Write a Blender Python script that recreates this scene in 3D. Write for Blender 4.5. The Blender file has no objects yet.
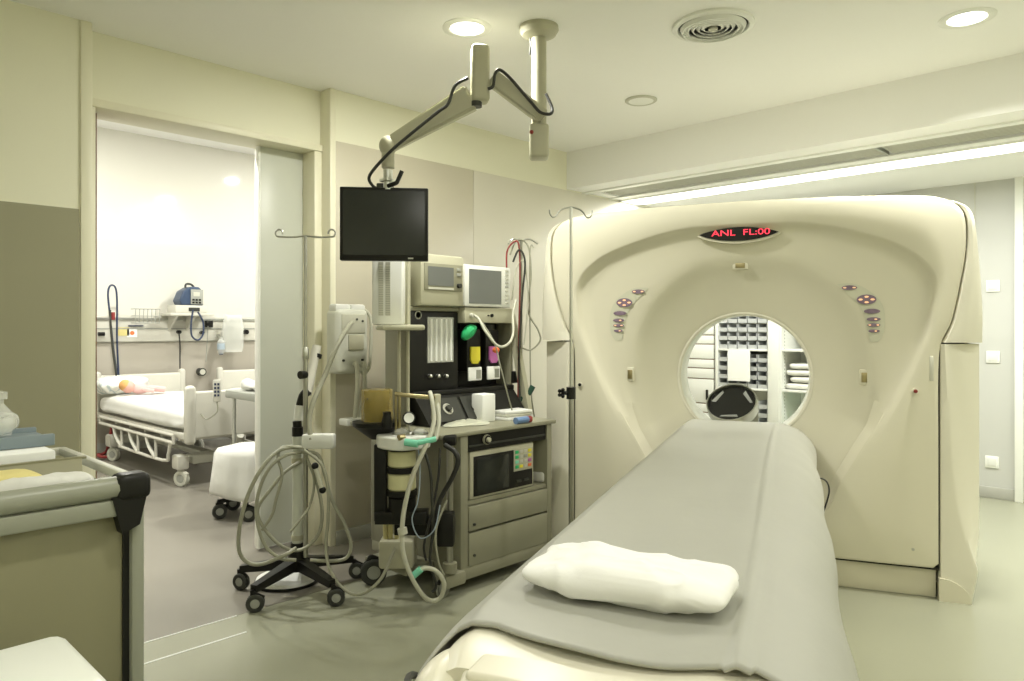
import bpy, bmesh, math, random
from mathutils import Vector, Matrix, noise
random.seed(7)
sc = bpy.context.scene
COL = sc.collection
PI = math.pi
# ---------------------------------------------------------------- camera model (image taken as 1024x681)
F = 727.0; CX = 512.0; HY = 329.0; CAMZ = 1.30
YAW = math.radians(44.04)
def ray(px):
    k = (px - CX) / F
    return Vector((k*math.cos(YAW) - math.sin(YAW), k*math.sin(YAW) + math.cos(YAW)))
def dep(px, py, d):
    r = ray(px) * d
    return Vector((r.x, r.y, CAMZ - (py - HY)/F*d))
def onX(px, py, X): return dep(px, py, X/ray(px).x)
def onY(px, py, Y): return dep(px, py, Y/ray(px).y)
def onZ(px, py, z): return dep(px, py, F*(CAMZ - z)/(py - HY))
# scanner frame: local x across, y into the gantry, z up
GROT = math.radians(22.9)
GM = Matrix.Translation((-1.769, 3.572, 0)) @ Matrix.Rotation(GROT, 4, 'Z')
# ---------------------------------------------------------------- materials
MATS = {}
def mat(name, col, rough=0.5, metal=0.0, var=0.04, scale=8.0, bump=0.0, bscale=60.0, spec=0.5, coat=0.0, trans=0.0, emit=None, estr=0.0, alpha=1.0, ior=1.45, sheen=0.0):
    m = bpy.data.materials.new(name); m.use_nodes = True
    nt = m.node_tree; b = nt.nodes['Principled BSDF']
    tc = nt.nodes.new('ShaderNodeTexCoord'); nz = nt.nodes.new('ShaderNodeTexNoise')
    nz.inputs['Scale'].default_value = scale; nz.inputs['Detail'].default_value = 3
    nt.links.new(tc.outputs['Object'], nz.inputs['Vector'])
    mx = nt.nodes.new('ShaderNodeMix'); mx.data_type = 'RGBA'
    nt.links.new(nz.outputs['Fac'], mx.inputs['Factor'])
    c = Vector(col)
    mx.inputs[6].default_value = tuple(max(0, v*(1-var)) for v in c) + (1,)
    mx.inputs[7].default_value = tuple(min(1, v*(1+var)) for v in c) + (1,)
    nt.links.new(mx.outputs[2], b.inputs['Base Color'])
    b.inputs['Roughness'].default_value = rough; b.inputs['Metallic'].default_value = metal
    b.inputs['Specular IOR Level'].default_value = spec; b.inputs['IOR'].default_value = ior
    b.inputs['Coat Weight'].default_value = coat; b.inputs['Transmission Weight'].default_value = trans
    b.inputs['Alpha'].default_value = alpha; b.inputs['Sheen Weight'].default_value = sheen
    if emit: b.inputs['Emission Color'].default_value = tuple(emit)+(1,); b.inputs['Emission Strength'].default_value = estr
    if bump:
        n2 = nt.nodes.new('ShaderNodeTexNoise'); n2.inputs['Scale'].default_value = bscale; n2.inputs['Detail'].default_value = 4
        nt.links.new(tc.outputs['Object'], n2.inputs['Vector'])
        bp = nt.nodes.new('ShaderNodeBump'); bp.inputs['Strength'].default_value = bump; bp.inputs['Distance'].default_value = 0.01
        nt.links.new(n2.outputs['Fac'], bp.inputs['Height']); nt.links.new(bp.outputs['Normal'], b.inputs['Normal'])
    MATS[name] = m
    return m
M_wall   = mat('wall_paint', (.80,.79,.63), .55, var=.02, scale=2, bump=.03, bscale=150)
M_ceil   = mat('ceiling_paint', (.95,.95,.93), .8, var=.015, scale=1.5, bump=.02, bscale=200)
M_soff   = mat('soffit_paint', (.91,.91,.89), .7, var=.015, scale=1.5)
M_tan    = mat('tan_laminate', (.57,.535,.43), .34, var=.03, scale=3, bump=.02, bscale=250)
M_tanf   = mat('lightened_tan_laminate', (.68,.655,.56), .34, var=.03, scale=3, bump=.02, bscale=250)  # tan laminate lightened; the strip lamp's brightness is put into the colour
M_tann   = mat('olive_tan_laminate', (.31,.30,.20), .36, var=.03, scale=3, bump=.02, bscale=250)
M_white  = mat('white_paint', (.85,.86,.82), .5, var=.015, scale=3)
M_farw   = mat('far_wall_paint', (.54,.545,.52), .5, var=.015, scale=3)
M_wardw  = mat('ward_wall', (.69,.68,.61), .5, var=.015, scale=3, coat=1.0)
M_wardw.node_tree.nodes['Principled BSDF'].inputs['Coat Roughness'].default_value = .06
M_wards  = mat('ward_wainscot', (.42,.39,.33), .5, var=.03, scale=4)
M_jamb   = mat('door_frame_paint', (.78,.76,.60), .4, var=.02, scale=4)
M_door   = mat('sliding_door_laminate', (.58,.60,.53), .35, var=.02, scale=3)
M_base   = mat('baseboard_vinyl', (.42,.42,.38), .4, var=.05)
M_brown  = mat('brown_seal', (.20,.12,.07), .5)
M_gantry = mat('scanner_cream_plastic', (.67,.645,.52), .50, var=.012, scale=2, bump=.01, bscale=300)
M_gside  = mat('scanner_side_cream', (.72,.70,.59), .48, var=.012, scale=2)
M_gdark  = mat('scanner_inner_cream', (.66,.63,.50), .42, var=.012, scale=2)
M_gap    = mat('dark_gap', (.02,.02,.015), .8)
M_liner  = mat('bore_liner_white', (.82,.83,.76), .25, var=.01)
M_sheet  = mat('grey_mat_vinyl', (.41,.41,.365), .50, var=.04, scale=5, bump=.05, bscale=25)
M_tablew = mat('table_white_plastic', (.80,.77,.64), .35, var=.015)
M_tableg = mat('table_slot_grey', (.42,.42,.36), .5)
M_pillow = mat('white_pillowcase', (.90,.90,.88), .85, var=.02, bump=.25, bscale=14, sheen=.2)
M_cloth  = mat('white_linen', (.68,.68,.64), .85, var=.03, bump=.3, bscale=20)
M_black  = mat('black_plastic', (.012,.012,.010), .4, var=.1, spec=.3)
M_dgrey  = mat('dark_grey_plastic', (.045,.047,.040), .45, var=.1, spec=.35)
M_grey   = mat('grey_plastic', (.33,.34,.30), .5)
M_lgrey  = mat('light_grey_plastic', (.55,.55,.47), .45)
M_cream  = mat('machine_cream_enamel', (.265,.26,.185), .38, var=.03)
M_cream2 = mat('machine_cream_light', (.46,.45,.335), .4, var=.03)
M_screen = mat('dark_screen', (.022,.025,.022), .16, var=.1)
M_scrgl  = mat('grey_screen', (.16,.17,.16), .18, var=.05)
M_steel  = mat('brushed_steel', (.47,.47,.43), .28, 1.0, var=.06, scale=20)
M_alu    = mat('aluminium', (.60,.61,.56), .38, 1.0, var=.04)
M_brass  = mat('aged_brass', (.42,.36,.20), .35, 1.0, var=.1)
M_hose   = mat('pale_grey_hose', (.34,.34,.26), .45, var=.06, bump=.3, bscale=90)
M_hosew  = mat('white_hose', (.55,.55,.45), .4, var=.05)
M_rubber = mat('black_rubber_cable', (.03,.03,.028), .5)
M_red    = mat('red_cable', (.24,.03,.028), .45)
M_clear  = mat('clear_plastic', (.90,.92,.88), .12, alpha=.35, var=.02)
M_amber  = mat('amber_acrylic', (.48,.37,.10), .15, alpha=.55, var=.15, scale=14)
M_lime   = mat('soda_lime_canister', (.62,.60,.36), .3, var=.08, scale=30)
M_mint   = mat('mint_connector', (.22,.66,.48), .35)
M_green  = mat('green_rubber', (.03,.45,.16), .4)
M_yellow = mat('yellow_plastic', (.75,.66,.05), .4)
M_purple = mat('purple_plastic', (.48,.14,.38), .4)
M_orange = mat('orange_plastic', (.75,.18,.06), .4)
M_blue   = mat('blue_plastic', (.03,.045,.09), .4)
M_lblue  = mat('pale_blue_plastic', (.33,.40,.46), .45)
M_sponge = mat('yellow_cloth', (.66,.58,.24), .8, bump=.3, bscale=40)
M_trol   = mat('trolley_olive_panel', (.25,.24,.145), .40, var=.03, scale=3)
M_rail   = mat('trolley_grey_rail', (.29,.30,.24), .35, var=.03)
M_bin    = mat('white_bin_plastic', (.86,.88,.82), .3, var=.01)
M_binbox = mat('grey_storage_bin', (.55,.57,.58), .4, var=.08)
M_cab    = mat('white_cabinet', (.76,.77,.73), .4, var=.01)
M_paper  = mat('paper_white', (.85,.86,.83), .8, var=.02)
M_bed    = mat('bed_cream_plastic', (.58,.57,.50), .4, var=.02)
M_stripe = None
M_yhose  = mat('yellowed_tube', (.62,.56,.28), .4)
M_lamp   = mat('lamp_diffuser', (.95,.95,.9), .5, emit=(1,.98,.90), estr=9.0)
M_strip  = mat('strip_diffuser', (.95,.95,.92), .5, emit=(1,1,.93), estr=5.0)
M_wlamp  = mat('ward_lamp_diffuser', (.95,.95,.92), .5, emit=(1,.98,.92), estr=14.0)
M_redled = mat('red_led', (.3,.01,.02), .5, emit=(1,.05,.09), estr=2.2)
M_skin   = mat('doll_pink', (.72,.40,.34), .7)
M_hair   = mat('doll_orange_hair', (.70,.38,.14), .8)
# vinyl floor: two mixed noise scales, glossy
def floor_mat():
    m = mat('vinyl_floor', (.33,.335,.25), .22, var=.05, scale=1.2, bump=.012, bscale=6)
    nt = m.node_tree; b = nt.nodes['Principled BSDF']
    tc = nt.nodes['Texture Coordinate']; n = nt.nodes.new('ShaderNodeTexNoise'); n.inputs['Scale'].default_value = 240
    nt.links.new(tc.outputs['Object'], n.inputs['Vector'])
    rr = nt.nodes.new('ShaderNodeMapRange'); rr.inputs['To Min'].default_value=.17; rr.inputs['To Max'].default_value=.30
    nt.links.new(n.outputs['Fac'], rr.inputs['Value']); nt.links.new(rr.outputs['Result'], b.inputs['Roughness'])
    return m
M_floor = floor_mat()
M_floorw = mat('ward_vinyl_floor', (.235,.22,.185), .25, var=.05, scale=1.2, bump=.012, bscale=6)
def stripe_mat():
    m = mat('blue_striped_linen', (.75,.78,.76), .85)
    nt = m.node_tree; b = nt.nodes['Principled BSDF']; tc = nt.nodes['Texture Coordinate']
    w = nt.nodes.new('ShaderNodeTexWave'); w.inputs['Scale'].default_value = 7; nt.links.new(tc.outputs['Object'], w.inputs['Vector'])
    r = nt.nodes.new('ShaderNodeValToRGB'); r.color_ramp.elements[0].color=(.50,.58,.60,1); r.color_ramp.elements[1].color=(.82,.83,.78,1)
    r.color_ramp.elements[1].position=.5
    nt.links.new(w.outputs['Fac'], r.inputs['Fac']); nt.links.new(r.outputs['Color'], b.inputs['Base Color'])
    return m
M_stripe = stripe_mat()
# ---------------------------------------------------------------- mesh builder
def crom(pts, n=8, closed=False):
    P = [Vector(p) for p in pts]; out = []
    N = len(P)
    if N < 3 and not closed: return P
    rng = range(N) if closed else range(N-1)
    for i in rng:
        if closed: a,b,c,d = P[i-1],P[i],P[(i+1)%N],P[(i+2)%N]
        else: a,b,c,d = P[max(i-1,0)],P[i],P[i+1],P[min(i+2,N-1)]
        for k in range(n):
            t = k/n
            out.append(.5*((2*b)+(c-a)*t+(2*a-5*b+4*c-d)*t*t+(3*b-a-3*c+d)*t**3))
    if not closed: out.append(P[-1])
    return out
class MB:
    def __init__(s, M=None): s.bm = bmesh.new(); s.M = M or Matrix()
    def _merge(s, b, T=None):
        me = bpy.data.meshes.new('t'); b.to_mesh(me); b.free()
        if T is not None: me.transform(T)
        s.bm.from_mesh(me); bpy.data.meshes.remove(me)
    def box(s, x0,x1,y0,y1,z0,z1, bev=0, seg=2, rot=None):
        b = bmesh.new(); bmesh.ops.create_cube(b, size=1)
        c = Vector(((x0+x1)/2,(y0+y1)/2,(z0+z1)/2))
        bmesh.ops.scale(b, vec=(abs(x1-x0),abs(y1-y0),abs(z1-z0)), verts=b.verts)
        if bev: bmesh.ops.bevel(b, geom=b.edges[:], offset=bev, segments=seg, profile=.5, affect='EDGES')
        T = Matrix.Translation(c)
        if rot is not None: T = T @ rot
        s._merge(b, T); return s
    def cyl(s, p0, p1, r0, r1=None, n=20, caps=True):
        p0,p1 = Vector(p0),Vector(p1); r1 = r0 if r1 is None else r1
        d = p1-p0; b = bmesh.new()
        bmesh.ops.create_cone(b, cap_ends=caps, segments=n, radius1=r0, radius2=r1, depth=d.length)
        T = Matrix.Translation((p0+p1)/2) @ d.to_track_quat('Z','Y').to_matrix().to_4x4()
        s._merge(b, T); return s
    def sph(s, c, r, sc_=(1,1,1), u=20, v=12):
        b = bmesh.new(); bmesh.ops.create_uvsphere(b, u_segments=u, v_segments=v, radius=r)
        s._merge(b, Matrix.Translation(c) @ Matrix.Diagonal((*sc_,1))); return s
    def tube(s, pts, r, n=8, sm=8, closed=False, rr=None):
        P = crom(pts, sm, closed) if sm else [Vector(p) for p in pts]
        N = len(P); rings = []; up = Vector((0,0,1)); prev = None
        for i,p in enumerate(P):
            a = P[i-1] if (i or closed) else P[i]; c = P[(i+1)%N] if (i<N-1 or closed) else P[i]
            t = (c-a)
            if t.length < 1e-9: t = Vector((0,0,1))
            t.normalize()
            if prev is None:
                prev = t.orthogonal().normalized()
            prev = (prev - t*prev.dot(t))
            if prev.length < 1e-6: prev = t.orthogonal()
            prev.normalize(); q = t.cross(prev)
            R = r if rr is None else rr(i/(N-1))
            rings.append([s.bm.verts.new(p + (prev*math.cos(2*PI*k/n)+q*math.sin(2*PI*k/n))*R) for k in range(n)])
        for i in range(N if closed else N-1):
            A,B = rings[i],rings[(i+1)%N]
            for k in range(n): s.bm.faces.new((A[k],A[(k+1)%n],B[(k+1)%n],B[k]))
        if not closed:
            s.bm.faces.new(rings[0][::-1]); s.bm.faces.new(rings[-1])
        return s
    def lathe(s, prof, c=(0,0,0), n=32, axis=None):
        c = Vector(c); rings=[]
        R = (Vector(axis).to_track_quat('Z','Y').to_matrix() if axis is not None else Matrix.Identity(3))
        for r,z in prof:
            rings.append([s.bm.verts.new(c + R@Vector((max(r,1e-4)*math.cos(2*PI*k/n), max(r,1e-4)*math.sin(2*PI*k/n), z))) for k in range(n)])
        for A,B in zip(rings, rings[1:]):
            for k in range(n): s.bm.faces.new((A[k],A[(k+1)%n],B[(k+1)%n],B[k]))
        if prof[0][0] > 0 : s.bm.faces.new(rings[0][::-1])
        if prof[-1][0] > 0: s.bm.faces.new(rings[-1])
        return s
    def grid(s, fn, nu, nv, closeu=False):
        V = [[s.bm.verts.new(fn(i/(nu if closeu else nu-1), j/(nv-1))) for j in range(nv)] for i in range(nu)]
        for i in range(nu if closeu else nu-1):
            for j in range(nv-1):
                a,b = V[i],V[(i+1)%nu]
                s.bm.faces.new((a[j],b[j],b[j+1],a[j+1]))
        return V
    def prism(s, poly, d):
        A = [s.bm.verts.new(Vector(p)) for p in poly]; B = [s.bm.verts.new(Vector(p)+Vector(d)) for p in poly]
        s.bm.faces.new(A[::-1]); s.bm.faces.new(B); n=len(A)
        for k in range(n): s.bm.faces.new((A[k],A[(k+1)%n],B[(k+1)%n],B[k]))
        return s
    def build(s, name, m, parent=None, ang=35, solid=0, subd=0, offset=-1):
        bmesh.ops.recalc_face_normals(s.bm, faces=s.bm.faces[:])
        me = bpy.data.meshes.new(name); s.bm.to_mesh(me); s.bm.free()
        T = s.M.copy()
        if parent is not None: T = world_of(parent).inverted() @ T
        me.transform(T)
        for p in me.polygons: p.use_smooth = True
        try: me.set_sharp_from_angle(angle=math.radians(ang))
        except Exception: pass
        me.materials.append(m)
        o = bpy.data.objects.new(name, me); COL.objects.link(o)
        if parent is not None: o.parent = parent
        if solid:
            k = o.modifiers.new('s','SOLIDIFY'); k.thickness = solid; k.offset = offset
        if subd:
            k = o.modifiers.new('d','SUBSURF'); k.levels = subd; k.render_levels = subd
        return o
def world_of(o):
    T = Matrix.LocRotScale(o.location, o.rotation_euler, o.scale)
    return world_of(o.parent) @ T if o.parent else T
def thing(name, label, cat, loc=(0,0,0), rz=0, group=None):
    o = bpy.data.objects.new(name, None); COL.objects.link(o); o.empty_display_size = .1
    o.location = loc; o.rotation_euler = (0,0,rz); o['label']=label; o['category']=cat
    if group: o['group']=group
    return o
def tag(o, label, cat, group=None):
    o['label']=label; o['category']=cat
    if group: o['group']=group
    return o
def single(mb, name, m, loc, label, cat, group=None, **k):
    """one-mesh thing with its origin moved to loc"""
    o = mb.build(name, m, None, **k); o.data.transform(Matrix.Translation(-Vector(loc))); o.location = loc
    return tag(o, label, cat, group)
def struct(mb, name, m, parent=None, **k):
    o = mb.build(name, m, parent, **k)
    if parent is None: o['kind']='structure'
    return o
def copy_tree(o, parent=None):
    c = o.copy(); COL.objects.link(c)
    if parent is not None: c.parent = parent
    for ch in [x for x in COL.objects if x.parent == o]: copy_tree(ch, c)
    return c
def box(*a, **k): return MB().box(*a, **k)
def castor(root, x, y, r, wm=None, fm=None, hz=None, head=0.0, w=.03, M=None):
    """twin wheel castor standing on the floor"""
    wm = wm or M_dgrey; fm = fm or M_black
    d = Vector((math.cos(head), math.sin(head), 0)); q = Vector((-d.y, d.x, 0))
    c = Vector((x,y,0)) + d*r*.35 + Vector((0,0,r))
    f = MB(M); top = (hz or r*2.2)
    f.cyl((x,y,r*1.2),(x,y,top), r*.22, n=12)
    f.tube([Vector((x,y,top*.97)), c+Vector((0,0,r*1.12)) - d*r*.1, c + d*r*.95+Vector((0,0,r*.55))], r*.2, n=8, sm=5)
    fo = f.build('castor', fm, root)
    wh = MB(M)
    for sgn in (-1,1):
        wh.lathe([(.001,-w*.2),(r*.9,-w*.22),(r,-w*.1),(r,w*.1),(r*.9,w*.22),(r*.62,w*.22),(r*.56,w*.12),(.001,w*.12)], c+q*sgn*w*.32, 24, axis=q*sgn)
        hb_=MB(M); hb_.lathe([(r*.52,w*.10),(r*.50,w*.20),(r*.2,w*.24),(.001,w*.24)], c+q*sgn*w*.32, 20, axis=q*sgn); hb_.build('hub', M_grey, fo)
    wh.build('wheel', wm, fo)
    return fo
EXPO = -0.44
# ================================================================ SETTING
H = 2.74; HS = 2.44
WX = -3.80; RX = 2.6; NY = -2.2; FY = 6.59
DX = -3.90; DB = -4.10
struct(box(-9.0,RX+.2,NY-.2,FY+.2,-.1,0), 'floor', M_floor)
struct(box(-8.5,-3.19,.0,6.4,0,.001), 'floor_ward', M_floorw)
struct(box(WX-.4,RX+.2,NY-.2,4.57,H,H+.1), 'ceiling', M_ceil)
# soffit: vertical face and lowered ceiling with a recess for grille and a slot for the lamp
s = MB()
s.box(WX,RX,4.57,4.63,HS,H+.1)
s.box(WX,RX,4.63,4.80,HS,HS+.04)
s.box(WX,RX,5.16,5.30,HS,HS+.04)
s.box(WX,RX,5.56,FY,HS,HS+.04)
s.box(WX,RX,4.76,4.80,HS+.04,HS+.14); s.box(WX,RX,5.16,5.19,HS+.04,HS+.14)
s.box(WX,RX,4.63,FY+.2,H,H+.1)
s.box(WX,-3.70,4.78,5.2,HS,HS+.14)
struct(s, 'ceiling_soffit', M_soff)
t = MB(); t.box(WX,RX,4.765,4.83,HS-.012,HS); struct(t,'trim_1',M_white)
t = MB(); t.box(WX,RX,5.14,5.19,HS-.010,HS); struct(t,'trim_2',M_white)
# left wall: pale upper band and tan laminate panels
w = MB(); w.box(WX-.3,WX,2.39,FY+.2,0,H); wl = struct(w,'wall_left',M_wall)
struct(box(WX-.01,WX+.006,2.40,3.528,0.09,HS-.01,bev=.002),'wall_left_panel',M_tan)
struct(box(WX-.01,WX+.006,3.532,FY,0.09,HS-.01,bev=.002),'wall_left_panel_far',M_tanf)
struct(box(WX,WX+.016,2.40,FY,0,.085,bev=.004),'baseboard_left',M_base)
struct(box(WX-.3,WX+.012,2.36,2.40,0,H,bev=.006),'trim_3',M_jamb)
# near panel of left wall
struct(box(WX-.3,WX,NY,1.06,0,H),'wall_near_left',M_wall)
struct(box(WX-.01,WX+.006,NY,1.03,0.0,1.857),'wall_near_left_panel',M_tann)
struct(box(WX-.3,WX+.012,1.035,1.085,0,H,bev=.006),'trim_4',M_jamb)
# lintel over the sliding door and recessed pieces
l = MB(); l.box(DB,DX,1.06,2.39,2.385,H); struct(l,'wall_left_lintel',M_wall)
l = MB(); l.box(DB,DX+.03,1.085,2.36,2.37,2.41,bev=.004); l.box(DB,DX+.02,1.085,1.125,0,2.37,bev=.004)
l.box(DB,DX+.02,2.31,2.36,0,2.37,bev=.004)
struct(l,'trim_5',M_jamb)
struct(box(DB+.01,DX-.05,1.125,1.150,0,2.36),'trim_6',M_brown)
# sliding door leaf
d = struct(box(-4.06,-4.015,2.03,2.32,.015,2.37,bev=.003),'door_1',M_door)
struct(box(-4.062,-4.012,2.022,2.034,.015,2.37,bev=.003),'door_edge',M_white,d)
# floor seams
struct(box(-3.19,-3.183,NY,1.5,0,.0022),'trim_7',M_white)
struct(box(-2.992,-2.983,NY,1.45,0,.0015),'trim_8',M_white)
# far wall with seam, baseboard
struct(box(WX-.3,RX+.2,FY,FY+.2,0,H),'wall_far',M_farw)
struct(box(-1.6,-1.085,FY-.015,FY,0,.085,bev=.004),'baseboard_far',M_base)
struct(box(-1.085,-1.03,FY-.03,FY,0,HS,bev=.004),'trim_9',M_white)
struct(box(-.08,-.03,FY-.03,FY,0,HS,bev=.004),'trim_10',M_white)
d = struct(box(-1.03,-.08,FY-.02,FY,.01,2.15,bev=.003),'door_2',M_door)
struct(box(-1.35,-1.344,FY-.006,FY,.09,HS,),'trim_11',M_lgrey)
struct(box(RX,RX+.2,NY,FY,0,H),'wall_right',M_wall)
struct(box(WX-.3,RX+.2,NY-.2,NY,0,H),'wall_near',M_wall)
# ward beyond the door
HX = -8.42
struct(box(HX-.15,HX,.2,6.2,0,3.42),'wall_ward_head',M_wardw)
struct(box(HX,HX+.012,.2,6.2,.10,1.15),'wall_ward_head_wainscot',M_wards)
struct(box(HX,HX+.015,.2,6.2,0,.10),'baseboard_ward',M_base)
struct(box(HX-.15,WX-.3,.0,.2,0,3.42),'wall_ward_near',M_wardw)
struct(box(HX-.15,WX-.3,6.2,6.4,0,3.42),'wall_ward_far',M_wardw)
struct(box(HX-.15,WX-.29,.0,6.4,3.42,3.52),'ceiling_ward',M_ceil)
w = MB(); w.box(DB,DX-.01,.0,1.06,0,3.42); w.box(DB,DX-.01,2.40,6.4,0,3.42); w.box(DB,DX-.01,1.06,2.40,2.38,3.42)
struct(w,'wall_ward_side',M_wardw)
# ================================================================ LIGHTS
def area(name, loc, sx, sy, power, col=(1,.96,.82), rot=(0,0,0), shape='RECTANGLE', spread=180):
    L = bpy.data.lights.new(name,'AREA'); L.shape = shape; L.size = sx
    if shape in ('RECTANGLE','ELLIPSE'): L.size_y = sy
    L.energy = power; L.color = col; L.spread = math.radians(spread)
    o = bpy.data.objects.new(name, L); COL.objects.link(o); o.location = loc; o.rotation_euler = rot
    return o
def downlight(x, y, z, label, power, col=(1,.98,.885), group=None, dm=None, spread=180):
    t = thing('recessed_downlight', label, 'ceiling light', (x,y,z), 0, group)
    r = MB(); r.lathe([(.078,.0),(.082,-.006),(.105,-.008),(.118,-.003),(.118,0),(.10,.0)],(x,y,z),40); r.build('trim_ring', M_white, t)
    q = MB(); q.lathe([(.079,0),(.079,-.003),(.001,-.004)],(x,y,z),32); q.build('diffuser', dm or M_lamp, t)
    area('downlight_lamp',(x,y,z-.012),.15,.15,power,col,shape='DISK',spread=spread)
    return t
a_ = onZ(467,28,H); b_ = onZ(967,18,H)
PD = 46; PDB = 17
downlight(a_.x,a_.y,H,'lit round recessed ceiling downlight beside the white monitor arm',PD)
downlight(b_.x,b_.y,H,'lit round recessed ceiling downlight above the scanner\'s right shoulder, right of the air diffuser',34,spread=140)
for (x,y) in ((-.9,.9),(1.3,.7),(1.9,3.3),(.35,3.35),(-.9,-1.2),(1.3,-1.2)):
    downlight(x,y,H,'round recessed ceiling downlight out of the picture',PDB,group='downlights behind the camera')
# ward lamps
WPW = 95
for (x,y) in ((-4.42,4.66),(-6.8,4.66),(-6.8,2.0),(-4.7,1.5)):
    downlight(x,y,3.42,'round ceiling lamp of the ward beyond the sliding door',WPW,(1,.985,.92),group='ward lamps above the door opening',dm=M_wlamp)
# linear lamp in the lowered ceiling
t = thing('linear_ceiling_light','long lit white strip light recessed in the lowered ceiling above the scanner','ceiling light',(-.6,5.43,HS))
box(-3.775,RX-.1,5.305,5.555,HS+.005,HS+.035).build('diffuser',M_strip,t)
r = MB(); r.box(-3.79,RX-.06,5.285,5.305,HS-.012,HS+.04); r.box(-3.79,RX-.06,5.555,5.575,HS-.012,HS+.04); r.box(-3.79,-3.775,5.285,5.575,HS-.012,HS+.04)
r.build('frame',M_white,t)
area('strip_lamp',(-.65,5.43,HS-.004),6.1,.24,140,(1,1,.93))
# grey slotted grilles
for x0,x1,lab in ((-3.68,-1.53,'grey slotted ceiling grille panel nearer the left wall, beside the strip light'),(-1.51,2.5,'long grey slotted ceiling grille panel above the scanner, beside the strip light')):
    t = thing('ceiling_grille',lab,'grille',((x0+x1)/2,4.98,HS))
    box(x0,x1,4.835,5.13,HS+.05,HS+.06).build('backing',M_grey,t)
    g = MB()
    for k in range(9): g.box(x0,x1,4.845+k*.033,4.858+k*.033,HS+.004,HS+.05)
    g.build('slats',M_lgrey,t)
    box(x1-.012,x1,4.835,5.13,HS-.004,HS+.05).build('end_bar',M_grey,t)
# round air diffuser
v = onZ(713,25,H)
t = thing('air_diffuser','large round white air diffuser with concentric rings on the ceiling','vent',(v.x,v.y,H))
g = MB(); g.lathe([(.188,0),(.188,-.012),(.165,-.018),(.160,-.006),(.160,0)],(v.x,v.y,H),48); g.build('outer_ring',M_white,t)
MB().lathe([(.160,0),(.160,-.002),(.001,-.003)],(v.x,v.y,H),32).build('throat',M_dgrey,t)
for k,rr in enumerate((.140,.115,.090,.065,.042)):
    g = MB(); z0=-.030+.003*k
    g.lathe([(rr+.012,-.012+.0*k),(rr+.002,z0),(rr-.003,z0),(rr+.004,-.010)],(v.x,v.y,H),40); g.build('ring',M_white,t)
MB().lathe([(.022,0),(.022,-.024),(.012,-.030),(.001,-.030)],(v.x,v.y,H),24).build('hub',M_lgrey,t)
v = onZ(641,100,H)
t = thing('ceiling_speaker','small flat round white disc on the ceiling left of the big diffuser','ceiling speaker',(v.x,v.y,H))
MB().lathe([(.10,0),(.10,-.006),(.09,-.012),(.078,-.010),(.078,-.006)],(v.x,v.y,H),36).build('rim',M_lgrey,t)
MB().lathe([(.078,0),(.078,-.009),(.001,-.010)],(v.x,v.y,H),32).build('cover',M_white,t)
# switches on far wall
for (px,py,lab) in ((993,286,'topmost white wall plate on the far wall right of the scanner'),(993,357,'middle white wall plate on the far wall right of the scanner'),(992,462,'white socket plate low on the far wall above the grey baseboard')):
    p = onY(px,py,FY-.006)
    t = thing('wall_plate',lab,'wall switch',(p.x,FY,p.z))
    box(p.x-.045,p.x+.045,FY-.012,FY,p.z-.045,p.z+.045,bev=.004).build('plate',M_white,t)
    box(p.x-.030,p.x+.030,FY-.017,FY-.010,p.z-.030,p.z+.030,bev=.003).build('rocker',M_cab,t)
# ================================================================ CT SCANNER
scan = thing('ct_scanner','large cream computed tomography scanner with a round bore and red display','medical scanner',GM.translation,GROT)
BC = Vector((-.016,1.035)); RB = .346
def LO(z): 
    u=min(1,max(0,(z-1.24)/.3)); return .028+.022*u*u*(3-2*u)
NT = 240
def radial(poly, closed=True, n=24):
    P = crom([Vector((x,z,0)) for x,z in poly], n, True)
    tab = sorted((math.atan2(p.y-BC.y,p.x-BC.x), math.hypot(p.x-BC.x,p.y-BC.y)) for p in P)
    def f(th):
        th = (th+PI)%(2*PI)-PI
        lo = None
        import bisect
        k = bisect.bisect(tab,(th,0)); a = tab[k-1]; b = tab[k%len(tab)]
        d = (b[0]-a[0])%(2*PI); u = ((th-a[0])%(2*PI))/d if d>1e-9 else 0
        return a[1]*(1-u)+b[1]*u
    return f
def sym(h): return h + [(-x,z) for x,z in reversed(h)]
outl = sym([(.0,1.975),(.45,1.968),(.80,1.948),(.915,1.925),(.975,1.883),(1.002,1.82),(1.003,1.67),(.978,1.504),(.945,1.338),(.903,1.235),(.8905,1.1),(.8905,.7),(.8905,.4),(.8905,.20),(.888,.155),(.85,.151),(.4,.150),(.01,.150)])
outl = [(x-(LO(z)*min(1,abs(x)/.85) if x<0 else 0),z) for x,z in outl]
Rout = radial(outl, n=12)
c1 = sym([(.0,1.845),(.30,1.835),(.55,1.775),(.75,1.690),(.868,1.56),(.865,1.39),(.816,1.20),(.708,.93),(.568,.677),(.482,.52),(.404,.36),(.28,.25),(.1,.21)])
c1 = [(x*1.035 if x<0 else x,z) for x,z in c1]
Rc1 = radial(c1)
Rc2 = radial(sym([(.0,1.665),(.25,1.625),(.45,1.48),(.56,1.29),(.59,1.085),(.575,.88),(.50,.66),(.36,.47),(.18,.38),(.05,.37)]))
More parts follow.
